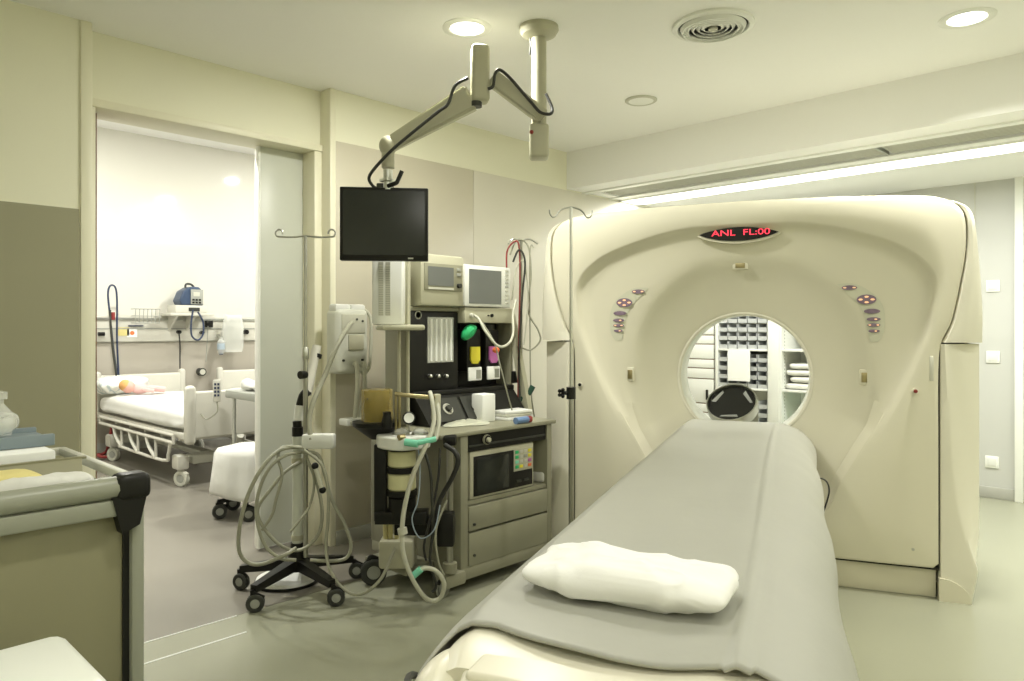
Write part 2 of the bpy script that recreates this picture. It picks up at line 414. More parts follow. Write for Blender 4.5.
def front_pt(th, k):
    """k-th ring from the outline inward to the bore: (radius, depth)"""
    a,b,c,d = Rout(th),Rc1(th),Rc2(th),RB
    b = min(b, a-.045)
    c = min(c, b-.08)
    tp = max(0, math.sin(th)-.55)/.45
    e = .012+.04*tp
    lo = min(1,max(0,(-math.sin(th)+.45)/1.0)); lo=lo*lo*(3-2*lo); s1=.020*(1-lo)+.004*lo; s2=.038*(1-lo)+.010*lo; s3=.052*(1-lo)+.030*lo; s4=.060*(1-lo)+.048*lo
    L = [(a,e+.02),(a-.002,e*.5),(a-.006-.012*tp,e*.2),(a-.020-.03*tp,.0),(b+(a-.034-b)*.5,-.004),(b+.012,.0),(b+.003,.004),(b-.008,s1),(b-.024,s2),
         (b*.75+c*.25,s3),(b*.5+c*.5,s4),(b*.25+c*.75,.068),(c+.03,.074),(c,.086),(c-.03,.106),
         (c*.7+d*.3,.138),(c*.4+d*.6,.175),(c*.15+d*.85,.205),(d+.010,.216),(d+.003,.220),(d,.226)]
    return L[k]
NR = 21
g = MB(GM)
def ff(u,v):
    th = u*2*PI; k = round(v*(NR-1)); r,y = front_pt(th,k)
    return Vector((BC.x+r*math.cos(th), y, BC.y + r*math.sin(th)))
g.grid(ff, NT, NR, closeu=True)
g.build('front_cover', M_gantry, scan, ang=50)
# bore liner and rear flare
g = MB(GM)
prof = [(RB,.226),(RB-.006,.235),(RB-.006,.50),(RB+.01,.58),(RB+.10,.82),(RB+.17,.96)]
def fl(u,v):
    k = round(v*(len(prof)-1)); r,y = prof[k]; th=u*2*PI
    return Vector((BC.x+r*math.cos(th), y, BC.y+r*math.sin(th)))
g.grid(fl, 96, len(prof), closeu=True); g.build('bore_liner', M_liner, scan)
g = MB(GM)
def ring_(u,v):
    th=u*2*PI; k=round(v*3); r,y=[(RB+.012,.2135),(RB+.004,.2125),(RB-.004,.218),(RB-.006,.235)][k]
    return Vector((BC.x+r*math.cos(th), y, BC.y+r*math.sin(th)))
g.grid(ring_,96,4,closeu=True); g.build('bore_rim',M_gside,scan)
# rear shell: sides, top, back with hole
g = MB(GM)
Rsh = radial(sym([(.0,1.98),(.6,1.965),(.9,1.935),(1.0,1.87),(1.03,1.7),(1.04,1.3),(1.04,.8),(1.04,.3),(1.03,.06),(.97,.05),(.5,.05),(.01,.05)]), n=12)
def fs(u,v):
    th=u*2*PI; k=round(v*5); R=Rsh(th)
    r,y=[(R-.03,.080),(R-.008,.11),(R-.008,.90),(R-.03,.95),(R-.08,.965),(RB+.17,.965)][k]
    return Vector((BC.x+r*math.cos(th), y, BC.y+r*math.sin(th)))
g.grid(fs, NT, 6, closeu=True); g.build('rear_shell', M_gside, scan, ang=50)
# dark reveal behind the front cover seams
g = MB(GM)
g.box(.889,.8965,.014,.09,.14,1.235); g.box(-.9245,-.917,.014,.09,.14,1.235); g.box(-.917,.89,.02,.09,.140,.152)
g.build('shadow_gap', M_gap, scan)
# side covers: ear on top, column below
def lerp(tab, z):
    for (a,x),(b,y) in zip(tab, tab[1:]):
        if a<=z<=b: 
            u=(z-a)/(b-a); return x+(y-x)*u
    return tab[0][1] if z<tab[0][0] else tab[-1][1]
def smooth_tab(tab):
    P = crom([Vector((a,b,0)) for a,b in tab], 10); return [(p.x,p.y) for p in P]
seam = smooth_tab([(1.235,.9045),(1.338,.947),(1.504,.981),(1.67,1.006),(1.82,1.005),(1.883,.978),(1.925,.918)])
sil  = smooth_tab([(1.235,1.080),(1.42,1.080),(1.67,1.064),(1.817,1.048),(1.88,1.022),(1.910,.975),(1.925,.935)])
crz  = smooth_tab([(.0,1.06),(.12,1.055),(.30,1.005),(.50,.965),(.75,.945),(1.0,.935),(1.225,.925)])
for sg,side in ((1,'right'),(-1,'left')):
    g = MB(GM)
    def fe(u,v):
        z = 1.235+u*(1.925-1.235)
        xs,xo = lerp(seam,z)+(LO(z) if sg<0 else 0),lerp(sil,z)+(.046 if sg<0 else 0)
        w = xo-xs
        f_ = max(0,(z-1.78)/.145)**2*.03
        C = [(xs+.001,.075),(xs+.001,.03),(xs+.002,.010+f_),(xs+.08*w,-.001+f_),(xs+.40*w,-.006+f_),(xs+.75*w,.006+f_),(xo-.006,.03+f_),(xo,.08),(xo,.5),(xo-.02,.93)]
        x,y = C[round(v*(len(C)-1))]
        return Vector((sg*x,y,z))
    V = g.grid(fe, 40, 10)
    # close the bottom lip
    g.bm.faces.new([V[0][j] for j in range(10)]); g.bm.faces.new([V[-1][j] for j in range(10)])
    g.build('side_cover', M_gside, scan, ang=40)
    g = MB(GM)
    def fc(u,v):
        z = u*1.228
        xo = 1.077+(.040 if sg<0 else 0)-.045*max(0,(.35-z)/.35)**1.5
        xc = (lerp(crz,z) if z>0 else 1.06)+(.035 if sg<0 else 0)
        xc = min(xc, xo-.012)
        xs = .896+(.028 if sg<0 else 0)
        C = [(xs,.09),(xs,.012),(xs+.004,.004),(xc-.012,-.004),(xc+.004,.0),(xc+(xo-xc)*.5,.035),(xo-.004,.085),(xo,.14),(xo,.5),(xo-.02,.93)]
        x,y = C[round(v*(len(C)-1))]
        return Vector((sg*x,y,z))
    V = g.grid(fc, 40, 10); g.bm.faces.new([V[-1][j] for j in range(10)])
    g.build('corner_column', M_gside, scan, ang=32)
# arched foot piece beside the kick plate (column foot), and the kick plate
g = MB(GM); g.box(-.885,.885,.045,.12,0,.138,bev=.004); g.build('kick_plate', M_gdark, scan)
for sg in (1,-1):
    g = MB(GM)
    fo_=.89+(.03 if sg<0 else 0)
    pl = [(fo_,0)]+[(fo_+.135*math.cos(a),.11*math.sin(a)) for a in [PI*.5*k/8 for k in range(9)]]
    g.prism([(sg*x,-.008,z+.0) for x,z in pl],(0,.03,0)); g.build('foot_arch', M_gantry, scan)
# red display
def lens(w,h,n=24,top=.45):
    P=[]
    for k in range(n+1):
        u=-1+2*k/n; P.append((u*w/2, h*top*(1-u*u)**.9))
    for k in range(1,n):
        u=1-2*k/n; P.append((u*w/2, -h*(1-top)*(1-u*u)**.85))
    return P
DZ=1.800; DXO=-.03
g = MB(GM); g.prism([(DXO+x*1.07,.022,DZ+z*1.15-.002) for x,z in lens(.40,.074)],(0,.06,0)); g.build('display_brow', M_gantry, scan)
g = MB(GM); g.prism([(DXO+x,.016,DZ+.003+z) for x,z in lens(.40,.072)],(0,.02,0)); disp=g.build('display', M_black, scan)
def text(s_, size, T, m, name, parent, ext=.001):
    c = bpy.data.curves.new('t','FONT'); c.body=s_; c.size=size; c.extrude=ext; c.align_x='CENTER'; c.align_y='CENTER'
    o = bpy.data.objects.new('t',c); COL.objects.link(o)
    me = bpy.data.meshes.new_from_object(o); bpy.data.objects.remove(o)
    me.transform(world_of(parent).inverted() @ T); me.materials.clear(); me.materials.append(m)
    q = bpy.data.objects.new(name,me); COL.objects.link(q); q.parent=parent; return q
text('ANL  FL:00', .055, GM @ Matrix.Translation((DXO+.012,.0135,DZ+.006)) @ Matrix.Rotation(PI/2,4,'X') @ Matrix.Diagonal((1.15,.80,1,1)), M_redled, 'display_text', disp, .0015)
# helper: depth of the front cover at (x,z)
def fdepth(x,z):
    dx,dz=x-BC.x,z-BC.y; r=math.hypot(dx,dz); th=math.atan2(dz,dx)
    L=[front_pt(th,k) for k in range(NR)]
    for (ra,ya),(rb,yb) in zip(L,L[1:]):
        if rb<=r<=ra: return ya+(yb-ya)*((ra-r)/(ra-rb) if ra>rb else 0)
    return L[-1][1]
M_panel = mat('control_panel_cream',(.60,.60,.48),.35)
M_btn = mat('button_mauve',(.22,.16,.22),.4); M_btnl = mat('button_lit',(.8,.5,.3),.4,emit=(1,.55,.3),estr=.8)
def ell(cx,cz,rx,rz,n=20): return [(cx+rx*math.cos(2*PI*k/n),cz+rz*math.sin(2*PI*k/n)) for k in range(n)]
for sg in (-1,1):
    outer = crom([Vector(p+(0,)) for p in ((.45,1.53),(.54,1.525),(.63,1.46),(.665,1.38),(.66,1.28),(.635,1.235))],4)
    inner = crom([Vector(p+(0,)) for p in ((.45,1.525),(.49,1.485),(.54,1.43),(.572,1.37),(.585,1.30),(.60,1.235))],4)
    g = MB(GM)
    def pf(u,v):
        k=round(u*(len(outer)-1)); q=outer[k]*(1-v)+inner[k]*v; X=sg*q.x-(.062 if sg<0 else 0)
        return Vector((X, fdepth(X,q.y)-.0025, q.y))
    g.grid(pf,len(outer),7)
    cp = g.build('control_panel', M_panel, scan)
    for (bx,bz,rx,rz,lit) in ((.505,1.509,.036,.012,2),(.583,1.448,.045,.025,4),(.608,1.389,.037,.012,0),(.615,1.349,.032,.010,1),(.616,1.320,.030,.009,2),(.617,1.290,.026,.008,1)):
        bc=sg*bx-(.062 if sg<0 else 0)
        y = min(fdepth(bc+rx,bz),fdepth(bc-rx,bz))-.005
        g = MB(GM); g.prism([(x,y,z) for x,z in ell(bc,bz,rx,rz)],(0,.004,0)); b=g.build('button',M_btn,cp)
        if lit:
            g = MB(GM)
            offs = {1:[(0.3,0)],2:[(-.6,0),(.6,0)],4:[(-.6,0),(.6,0),(0,.55),(0,-.55)]}[lit]
            for ox,oz in offs: g.prism([(x,y-.0015,z) for x,z in ell(bc+ox*rx,bz+oz*rz,rx*.22,max(.0035,rz*.2),10)],(0,.002,0))
            g.build('button_light',M_btnl,b)
for (bx,bz,sw,sh) in ((-.025,1.640,.042,.022),(-.615,1.045,.022,.042),(.575,1.055,.022,.042)):
    y=fdepth(bx,bz)
    g = MB(GM); g.box(bx-sw*.95,bx+sw*.95,y-.007,y+.02,bz-sh*.95,bz+sh*.95,bev=.005); lw=g.build('laser_window_bezel',M_gantry,scan)
    g = MB(GM); g.box(bx-sw*.6,bx+sw*.6,y-.010,y,bz-sh*.6,bz+sh*.6,bev=.002); g.build('laser_window',M_brass,lw)
for (bx,bz) in ((.79,1.00),(-.885,.985)):
    g = MB(GM); g.cyl((bx,fdepth(bx,bz)-.006,bz),(bx,.03,bz),.015); c_=g.build('stop_button_ring',M_gside,scan)
    g = MB(GM); g.cyl((bx,fdepth(bx,bz)-.012,bz),(bx,.03,bz),.009); g.build('stop_button',M_red if bx>0 else M_black,c_)
g = MB(GM); g.box(.850,.868,-.004,.02,1.05,1.17,bev=.002); g.build('name_plate',M_lgrey,scan)
g = MB(GM); g.cyl((.78,-.006,.235),(.78,.02,.235),.007); g.build('screw',M_steel,scan)
# ================================================================ PATIENT TABLE
tab = thing('patient_table','long motorised patient table with cream end housing leading into the scanner bore','patient table',GM@Vector((0,-1.5,0)),GROT)
Y0=-2.93; Y1=.16      # table near end / end inside the bore (scanner-local y)
def csec(off, zdrop):
    """table cross-section, local x,z"""
    return [(-.335,.60),(-.345,.66),(-.335,.72),(-.315,.765),(-.285,.790),(-.25,.797),(-.1,.794),(.05,.794),(.13,.797),(.20,.788),(.26,.765),(.305,.725),(.332,.68),(.34,.64),(.34,.60)]
TS = crom([Vector((x,0,z)) for x,z in csec(0,0)],4)
g = MB(GM)
def ft(u,v):
    p = TS[round(v*(len(TS)-1))]; y = Y0-.02+u*(-.10-(Y0-.02))
    c = Vector((0,0,.55)); q = Vector((p.x,0,p.z)); e = min(1,(u*2.9)/.10)
    sc2 = .975*(.94+.06*math.sqrt(max(0,1-(1-e)**2)))
    r = Vector((q.x*sc2, y, .55+(q.z-.55)*sc2-.004)); return r
V=g.grid(ft, 60, len(TS)); n_=len(TS)
g.bm.faces.new([V[0][j] for j in range(n_)]); g.bm.faces.new([V[-1][j] for j in range(n_)])
for i in range(59): g.bm.faces.new((V[i][0],V[i+1][0],V[i+1][-1],V[i][-1]))
g.build('cradle_housing',M_tablew,tab)
# tabletop board sliding into the bore
g = MB(GM); g.box(-.225,.225,Y0-.05,.13,.765,.782,bev=.008,seg=3); g.box(-.12,.0,.12,.62,.745,.765,bev=.006); g.build('tabletop',M_tablew,tab)
# end grip with hand slot
g = MB(GM)
o_ = [(-.255,Y0+.06),(-.225,Y0-.065),(-.14,Y0-.125),(0,Y0-.145),(.12,Y0-.135),(.225,Y0-.095),(.26,Y0+.06)]
P2 = crom([Vector((x,y,0)) for x,y in o_],6)
g.prism([(p.x,p.y,.735) for p in P2],(0,0,.035))
eg=g.build('end_grip',M_tablew,tab)
k_=eg.modifiers.new('b','BEVEL'); k_.width=.010; k_.segments=3
g = MB(GM); g.box(-.105,.115,Y0-.115,Y0-.065,.768,.7725,bev=.002); 
g.cyl((-.105,Y0-.09,.768),(-.105,Y0-.09,.7725),.025); g.cyl((.115,Y0-.09,.768),(.115,Y0-.09,.7725),.025)
g.build('hand_slot',M_tableg,eg)
for sg in (-1,1):
    g = MB(GM)
    g.sph((sg*.285,Y0+.02,.665),.1,(.62,1.25,1.05),28,18)
    hs=g.build('corner_housing',M_tablew,tab)
    g = MB(GM); g.tube([(sg*.335,Y0+.10,.66),(sg*.340,Y0-.0,.735),(sg*.30,Y0-.085,.745),(sg*.25,Y0-.11,.69),(sg*.235,Y0-.10,.62)],.006,8)
    g.build('corner_groove',M_dgrey,hs)
# pedestal
g = MB(GM); g.box(-.27,.27,-2.35,-.35,.03,.58,bev=.05,seg=3); g.build('pedestal',M_tablew,tab)
g = MB(GM); g.box(-.30,.30,-2.40,-.30,0,.05,bev=.01); g.build('foot',M_tableg,tab)
# mat lying on the table
def sheet_z(x):
    for a,b in zip(TS,TS[1:]):
        if a.x<=x<=b.x and b.x>a.x: return a.z+(b.z-a.z)*(x-a.x)/(b.x-a.x)
    return .64
def sheet(u,v):
    # v across (left to right), u along
    L=SL
    p=L[round(v*(len(L)-1))]
    x,z=p.x,p.z+.006
    hem = Y0+.040 + .045*min(1.1,((x+.02)/.2)**2) + (-.07*max(0,(x-.17))/.17 if x>.17 else 0) - .12*max(0,(-.30-x)/.045)
    if abs(x-.165)<.02: hem-=.01
    y = hem + (Y1-hem)*u
    w = 0
    nn = noise.noise(Vector((x*3,y*2.2,1)))*.003 + noise.noise(Vector((x*9,y*1.2,5)))*.002
    if x>.2: w = .006*math.sin(y*7+1)*((x-.2)/.14) + .004*noise.noise(Vector((y*5,0,3)))
    # seam ridge
    z += .006*math.exp(-((x-.158-.006*math.sin(y*2))/.009)**2)
    # hem droop at the near end
    e=max(0,1-u*34); z -= .007*e*e*(1+.5*math.sin(x*16))
    if u>.97: z -= .012*((u-.97)/.03)**2
    taper = 1.0
    if u>.985: taper = 1-.04*((u-.985)/.015)
    return Vector(((x*taper)+w, y, z+nn))
SL=crom([Vector(x) for x in [(a,0,b) for a,b in csec(0,0)]],14)[21:-7]
g = MB(GM); L_=SL
g.grid(sheet, 260, len(L_)); 
# extra ridge resolution handled by subdivision
single(g,'table_mat',M_sheet,GM@Vector((0,-1.5,.8)),'grey vinyl mat draped along the patient table with one long raised seam','mat',solid=.006,offset=1,ang=60)
g = MB(GM); g.tube([(.158,Y0+.10+k*.31,.806+.0015*math.sin(k*2)) for k in range(10)]+[(.158,.12,.806)],.0085,8,sm=4)
# pillow
def pillow_fn(cx,cy,cz,a,b,c,seed=0,e=.45,lump=.010):
    def f(u,v):
        th=u*2*PI; ph=-PI/2+v*PI
        def sp(w,m): return math.copysign(abs(w)**m,w)
        x=a*sp(math.cos(ph),.55)*sp(math.cos(th),e); y=b*sp(math.cos(ph),.55)*sp(math.sin(th),e); z=c*sp(math.sin(ph),1.0)
        # corners pull out & thin
        nz=noise.noise(Vector((x*11+seed,y*11,z*9)))*lump + noise.noise(Vector((x*26,y*20+seed,z*20)))*lump*.45 - abs(noise.noise(Vector((x*16+y*9,y*22-x*6+seed,z*14+2))))**.7*lump*.75
        n=Vector((x/a,y/b,z/c)); n=n.normalized() if n.length>1e-6 else Vector((0,0,1))
        return Vector((cx+x,cy+y,cz+max(z,-c*.92)))+n*nz
    return f
pc = onZ(628,576,.84)
PM = Matrix.Translation((pc.x,pc.y,0)) @ Matrix.Rotation(GROT-math.radians(4),4,'Z')
g = MB(PM); g.grid(pillow_fn(0,0,.841,.192,.098,.035,3,.30,.012), 160, 70, closeu=True)
single(g,'pillow',M_pillow,(pc.x,pc.y,.806),'small rectangular white pillow lying on the near end of the grey table mat','pillow',ang=180)
# cable by the table
g = MB(GM); g.tube([(.30,-.20,.56),(.345,-.20,.585),(.385,-.20,.575),(.40,-.20,.53),(.385,-.20,.46),(.35,-.20,.36),(.30,-.22,.30)],.004,6)
o=g.build('table_cable',M_rubber,tab)
# ================================================================ STORAGE BEHIND THE SCANNER (seen through the bore)
SY=6.15
cab = thing('drawer_cabinet','white drawer cabinet with thin slots seen at the left inside the scanner bore','cabinet',(-3.55,6.35,0))
box(-3.79,-3.33,SY+.02,FY-.01,0,2.10,bev=.003).build('carcass',M_cab,cab)
zs=[.10,.50,.62,.74,.88,.97,1.06,1.15,1.24,1.33,1.42,1.51,1.60,2.08]
zz=[onY(700,y,SY).z for y in (403,378.5,368,359,344,335,325.5)]
zs=[.06,.30,.52,zz[0]]+zz[1:]+[zz[-1]+.09,zz[-1]+.18,zz[-1]+.27,2.08]
for a,b in zip(zs,zs[1:]):
    d=box(-3.785,-3.345,SY,SY+.022,a+.005,b-.005,bev=.002).build('drawer',M_cab,cab)
    if abs(a-zz[0])<.01:
        box(-3.42,-3.40,SY-.014,SY+.004,a+.035,a+.13,bev=.004).build('handle',M_black,d)
box(-3.785,-3.345,SY+.01,SY+.03,.06,2.06).build('slot_lining',M_brown,cab)
sh = thing('bin_shelf_unit','white open shelf unit filled with grey bins behind the scanner bore','shelf unit',(-3.06,6.37,0))
for x0,x1 in ((-3.32,-3.30),(-2.82,-2.72)):
    box(x0,x1,SY-.01,FY-.01,0,2.2,bev=.002).build('upright',M_cab,sh)
box(-3.30,-2.82,FY-.03,FY-.01,0,2.2).build('back_panel',M_lgrey,sh)
zA=onY(745,349,SY).z; zB=onY(745,388,SY).z
for z in (zA,zB,.36,zA+.62,2.18):
    box(-3.30,-2.82,SY,FY-.03,z-.018,z,bev=.002).build('shelf',M_cab,sh)
def make_bin():
    m=MB(); w,d,h=.084,.16,.066
    m.box(0,w,0,d,0,.004); m.box(0,.003,.0,d,0,h); m.box(w-.003,w,.0,d,0,h); m.box(0,w,d-.003,d,0,h)
    m.prism([(0,0,.004),(w,0,.004),(w,-.006,h*.55),(0,-.006,h*.55)],(0,.003,0))
    return m
b0=None; gi=0
names=['bottom','second','third','fourth','fifth']
def put_bins(z,rows,cols,grp,x0=-3.297,skip=()):
    global b0
    for r in range(rows):
        for c in range(cols):
            if (r,c) in skip: continue
            if b0 is None:
                o=make_bin().build('storage_bin',M_binbox); b0=o
            else:
                o=b0.copy(); COL.objects.link(o)
            o.location=(x0+c*.0945,SY+.012,z+.001+r*.078)
            cn=['leftmost','second','middle','fourth','rightmost'][c] if cols==5 else 'only'
            tag(o,'grey storage bin on the %s shelf, %s row up, %s of its row'%(grp,names[min(r,4)],cn),'storage bin','grey bins on the %s shelf'%grp)
put_bins(zA,5,5,'upper'); put_bins(zB,4,5,'middle')
# small bins lower right
for r in range(4):
    o=b0.copy(); COL.objects.link(o); o.location=(-2.915,SY+.012,.361+r*.078)
    tag(o,'grey storage bin in the column beside the steel drum, %s up'%names[r],'storage bin','grey bins beside the steel drum')
for z in [zA+.0775*k for k in range(1,5)]+[zB+.0775*k for k in range(1,4)]:
    pass
p=onY(738.5,366,SY-.02)
single(box(p.x-.108,p.x+.108,SY-.016,SY-.013,p.z-.135,p.z+.145),'paper_sheet',M_paper,(p.x,SY-.015,p.z),'blank white paper sheet hung in front of the grey bins','paper')
# linen shelves at right
sl = thing('linen_shelf_unit','white shelf unit with folded linen at the right inside the scanner bore','shelf unit',(-2.3,6.37,0))
box(-2.719,-2.70,SY,FY-.01,0,2.2).build('upright',M_cab,sl); box(-1.85,-1.82,SY-.01,FY-.01,0,2.2).build('upright',M_cab,sl)
box(-2.70,-1.85,FY-.03,FY-.01,0,2.2).build('back_panel',M_white,sl)
for z in (.40,zB+.005,zA+.005,zA+.42,2.18): box(-2.70,-1.85,SY+.01,FY-.03,z-.02,z,bev=.002).build('shelf',M_cab,sl)
g=MB()
for k in range(60): g.box(-2.7005,-2.6985,SY+.06,SY+.068,.1+k*.03,.115+k*.03)
g.build('shelf_holes',M_grey,sl)
def linen(x,y,z,w,d,h,seed):
    m=MB()
    def f(u,v):
        th=u*2*PI; ph=-PI/2+v*PI
        sp=lambda w_,e: math.copysign(abs(w_)**e,w_)
        X=w/2*sp(math.cos(ph),.35)*sp(math.cos(th),.35); Y=d/2*sp(math.cos(ph),.35)*sp(math.sin(th),.35); Z=h/2*sp(math.sin(ph),.6)
        return Vector((x+X,y+Y,z+h/2+Z+noise.noise(Vector((X*14+seed,Y*9,seed)))*.008))
    m.grid(f,40,14,closeu=True); return m
pos=['bottom','second','third','fourth']
for k in range(4):
    z=zB+.008+k*.058
    single(linen(-2.50+.03*math.sin(k*2),SY+.2,z,.42-.03*k,.30,.054,k),'folded_linen',M_cloth,(-2.42,SY+.2,z),'folded white linen sheet, %s of the pile on the middle linen shelf'%pos[k],'linen','linen pile on the middle shelf',ang=80)
for k in range(2):
    z=zA+.008+k*.047
    single(linen(-2.36,SY+.2,z,.42-.05*k,.30,.044,9+k),'folded_linen',M_cloth,(-2.36,SY+.2,z),'folded white linen sheet, %s of the pile on the upper linen shelf'%pos[k],'linen','linen pile on the upper shelf',ang=80)
single(linen(-2.40,SY+.2,.405,.3,.3,.10,3),'green_pack',M_mint,(-2.40,SY+.2,.405),'dark green folded pack on the lowest linen shelf','linen',ang=80)
# steel head holder at the far end of the tabletop
hh = thing('head_holder','round steel rimmed head holder with dark pad at the table\'s far end in the bore','head holder',GM@Vector((-.08,.34,.766)),GROT)
hc=Vector((-.085,.34,.868))
ax=Vector((-.12,-.66,.74)).normalized()
g=MB(GM); g.lathe([(.134,-.040),(.140,-.038),(.142,.020),(.140,.026),(.134,.026),(.132,.020),(.131,-.030),(.134,-.040)],hc,56,axis=ax); g.build('steel_band',M_steel,hh)
g=MB(GM); g.lathe([(.130,.012),(.122,.014),(.118,-.03),(.001,-.045)],hc,48,axis=ax); g.build('pad',M_black,hh)
e1=ax.cross(Vector((1,0,0))).normalized(); e2=ax.cross(e1)
for k in range(3):
    a0=2*PI*k/3+.5; g=MB(GM)
    q0=hc-ax*.02; q1=hc+(e1*math.cos(a0)+e2*math.sin(a0))*.115+ax*.012; q2=hc+(e1*math.cos(a0+.9)+e2*math.sin(a0+.9))*.115+ax*.015
    g.prism([q0,q1,q2],ax*.004); g.build('clear_strap',M_clear,hh)
g=MB(GM); g.box(hc.x-.03,hc.x+.03,hc.y-.02,hc.y+.06,.766,.80,bev=.004); g.build('mount',M_dgrey,hh)
# ================================================================ MONITOR ARM
fl=onZ(539,27,H); D0=3.444
arm = thing('ceiling_monitor_arm','cream articulated ceiling arm with black cable that carries the black monitor','monitor arm',(fl.x,fl.y,H))
MB().lathe([(.092,0),(.094,-.018),(.080,-.040),(.040,-.055),(.034,-.055),(.001,-.055)],(fl.x,fl.y,H),40).build('ceiling_flange',M_cream2,arm)
zc=dep(540,120,D0).z
MB().cyl((fl.x,fl.y,H-.05),(fl.x,fl.y,zc-.02),.036,n=24).build('column',M_cream2,arm)
zb=dep(540,158,D0).z
g=MB(); g.box(fl.x-.045,fl.x+.045,fl.y-.05,fl.y+.05,zb,zc-.02,bev=.014,seg=3,rot=Matrix.Rotation(YAW,4,'Z')); lh=g.build('lower_housing',M_cream2,arm)
q=dep(531.5,132,D0-.06); MB().sph(q,.010).build('red_dot',M_red,lh)
MB().cyl((fl.x,fl.y,zc-.035),(fl.x,fl.y,zc-.02),.045,n=24).build('swivel_ring',M_grey,arm)
def beam(p,q,w0,h0,w1,h1,name,m,parent,bev=.008):
    p,q=Vector(p),Vector(q); d=(q-p); L=d.length; d.normalize()
    s_=d.cross(Vector((0,0,1))).normalized(); u_=s_.cross(d)
    b=MB(); V=[]
    for c,w,h in ((p,w0,h0),(q,w1,h1)):
        V.append([b.bm.verts.new(c+s_*a*w/2+u_*e*h/2) for a,e in ((-1,-1),(1,-1),(1,1),(-1,1))])
    b.bm.faces.new(V[0][::-1]); b.bm.faces.new(V[1])
    for k in range(4): b.bm.faces.new((V[0][k],V[0][(k+1)%4],V[1][(k+1)%4],V[1][k]))
    bmesh.ops.bevel(b.bm,geom=b.bm.edges[:],offset=bev,segments=3,affect='EDGES')
    return b.build(name,m,parent)
J0=dep(544,118,3.43); J1=dep(492,78,3.42); J2=dep(472,97,3.40); J3=dep(388,146,3.42)
beam(J0,J1,.055,.068,.055,.075,'upper_arm',M_cream2,arm)
bx_=dep(480,72,3.40); 
g=MB(); g.box(bx_.x-.042,bx_.x+.042,bx_.y-.042,bx_.y+.042,dep(480,103,3.4).z,dep(480,46,3.4).z,bev=.018,seg=3,rot=Matrix.Rotation(YAW+.2,4,'Z')); g.build('joint_housing',M_cream2,arm)
g=MB(); g.cyl(dep(476,102,3.39),dep(476,107,3.39),.028); g.build('joint_cap',M_dgrey,arm)
beam(J2,J3,.060,.125,.050,.070,'spring_arm',M_cream2,arm,.012)
g=MB(); g.sph(J3,.042,(1,1,1.15)); g.build('end_joint',M_cream2,arm)
MD=3.42
top=dep(384,186,MD)
g=MB(); g.cyl(J3+Vector((0,0,-.02)),(J3.x,J3.y,dep(384,168,MD).z),.030); g.build('end_housing',M_cream2,arm)
e2=Vector((J3.x,J3.y,0))
g=MB(); g.cyl((e2.x,e2.y,dep(384,170,MD).z),(e2.x,e2.y,dep(384,190,MD).z),.022); g.box(e2.x-.03,e2.x+.03,e2.y-.03,e2.y+.03,dep(384,182,MD).z,dep(384,179,MD).z,bev=.003); g.build('tilt_head',M_alu,arm)
g=MB(); g.tube([dep(388,186,3.40),dep(396,183,3.38),dep(398,180,3.38),dep(402,171,3.38)],.010,10); g.build('tilt_lever',M_black,arm)
cab_pts=[(380,190,3.42),(373,186,3.40),(369,178,3.38),(375,168,3.36),(392,150,3.34),(412,133,3.33),(438,112,3.32),(448,104,3.32),(455,86,3.33),(468,78,3.34)]
g=MB(); g.tube([dep(*p) for p in cab_pts],.0075,8)
g.tube([dep(*p) for p in ((488,89,3.36),(493,86,3.36),(495,74,3.37),(500,70,3.38),(510,78,3.38),(524,94,3.38),(531,102,3.38),(540,112,3.37),(550,114,3.38),(552,108,3.40),(546,94,3.42))],.0075,8)
g.tube([dep(*p) for p in ((530,38,3.40),(531,44,3.39),(530,55,3.41))],.004,6)
g.build('arm_cable',M_rubber,arm)
# monitor
mc=dep(384.5,224.5,MD); MF=math.radians(44.04+9.0)   # screen faces the scanner control side
MM=Matrix.Translation(mc)@Matrix.Rotation(MF-math.radians(3),4,'Z')
mon = thing('flat_monitor','black flat monitor switched off, hanging from the cream ceiling arm','monitor',mc,MF)
hw=.5*87/F*MD; hh_=.5*73/F*MD
b=MB(MM); b.box(-hw,hw,-.02,.025,-hh_,hh_,bev=.006); b.box(-.14,.14,.02,.05,-.10,.10,bev=.01); case=b.build('casing',M_black,mon)
MB(MM).box(-hw+.016,hw-.016,-.0215,-.019,-hh_+.026,hh_-.016).build('screen',M_screen,mon)
MB(MM).box(.11,.135,-.0235,-.020,-hh_+.008,-hh_+.015,bev=.001).build('power_light',M_lgrey,case)
MB(MM).box(-.04,.04,.03,.06,-.04,hh_+.03,bev=.006).build('bracket',M_dgrey,mon)
# ================================================================ ANAESTHESIA MACHINE
FXc=-2.65
am = thing('anaesthesia_machine','cream anaesthesia machine cart with black flowmeter panel, drawers and absorber against the left wall','medical machine',(-3.0,2.7,0))
YL,YR=2.38,3.06
g=MB(); g.box(-3.40,FXc,YL,YR+.03,.06,.13,bev=.012); g.build('base',M_cream,am)
g=MB(); g.box(FXc-.08,FXc+.02,2.27,2.40,.055,.12,bev=.012); g.build('front_foot',M_cream,am)
g=MB(); g.box(-3.16,-3.06,2.17,2.40,.08,.128,bev=.01); g.box(-3.10,-2.85,2.20,2.38,.085,.125,bev=.008); g.build('rear_foot',M_cream,am)
g=MB()
g.box(-3.40,FXc,YL,YL+.05,.12,.775,bev=.006); g.box(-3.40,FXc,YR-.04,YR,.12,.775,bev=.006)
g.box(-3.40,-3.37,YL,YR,.12,.775); g.box(-3.40,FXc-.01,YL,YR,.425,.445); 
g.build('cabinet',M_cream,am)
g=MB(); g.box(-3.40,FXc+.015,YL-.14,YR+.02,.775,.797,bev=.006); g.build('worktop',M_cream,am)
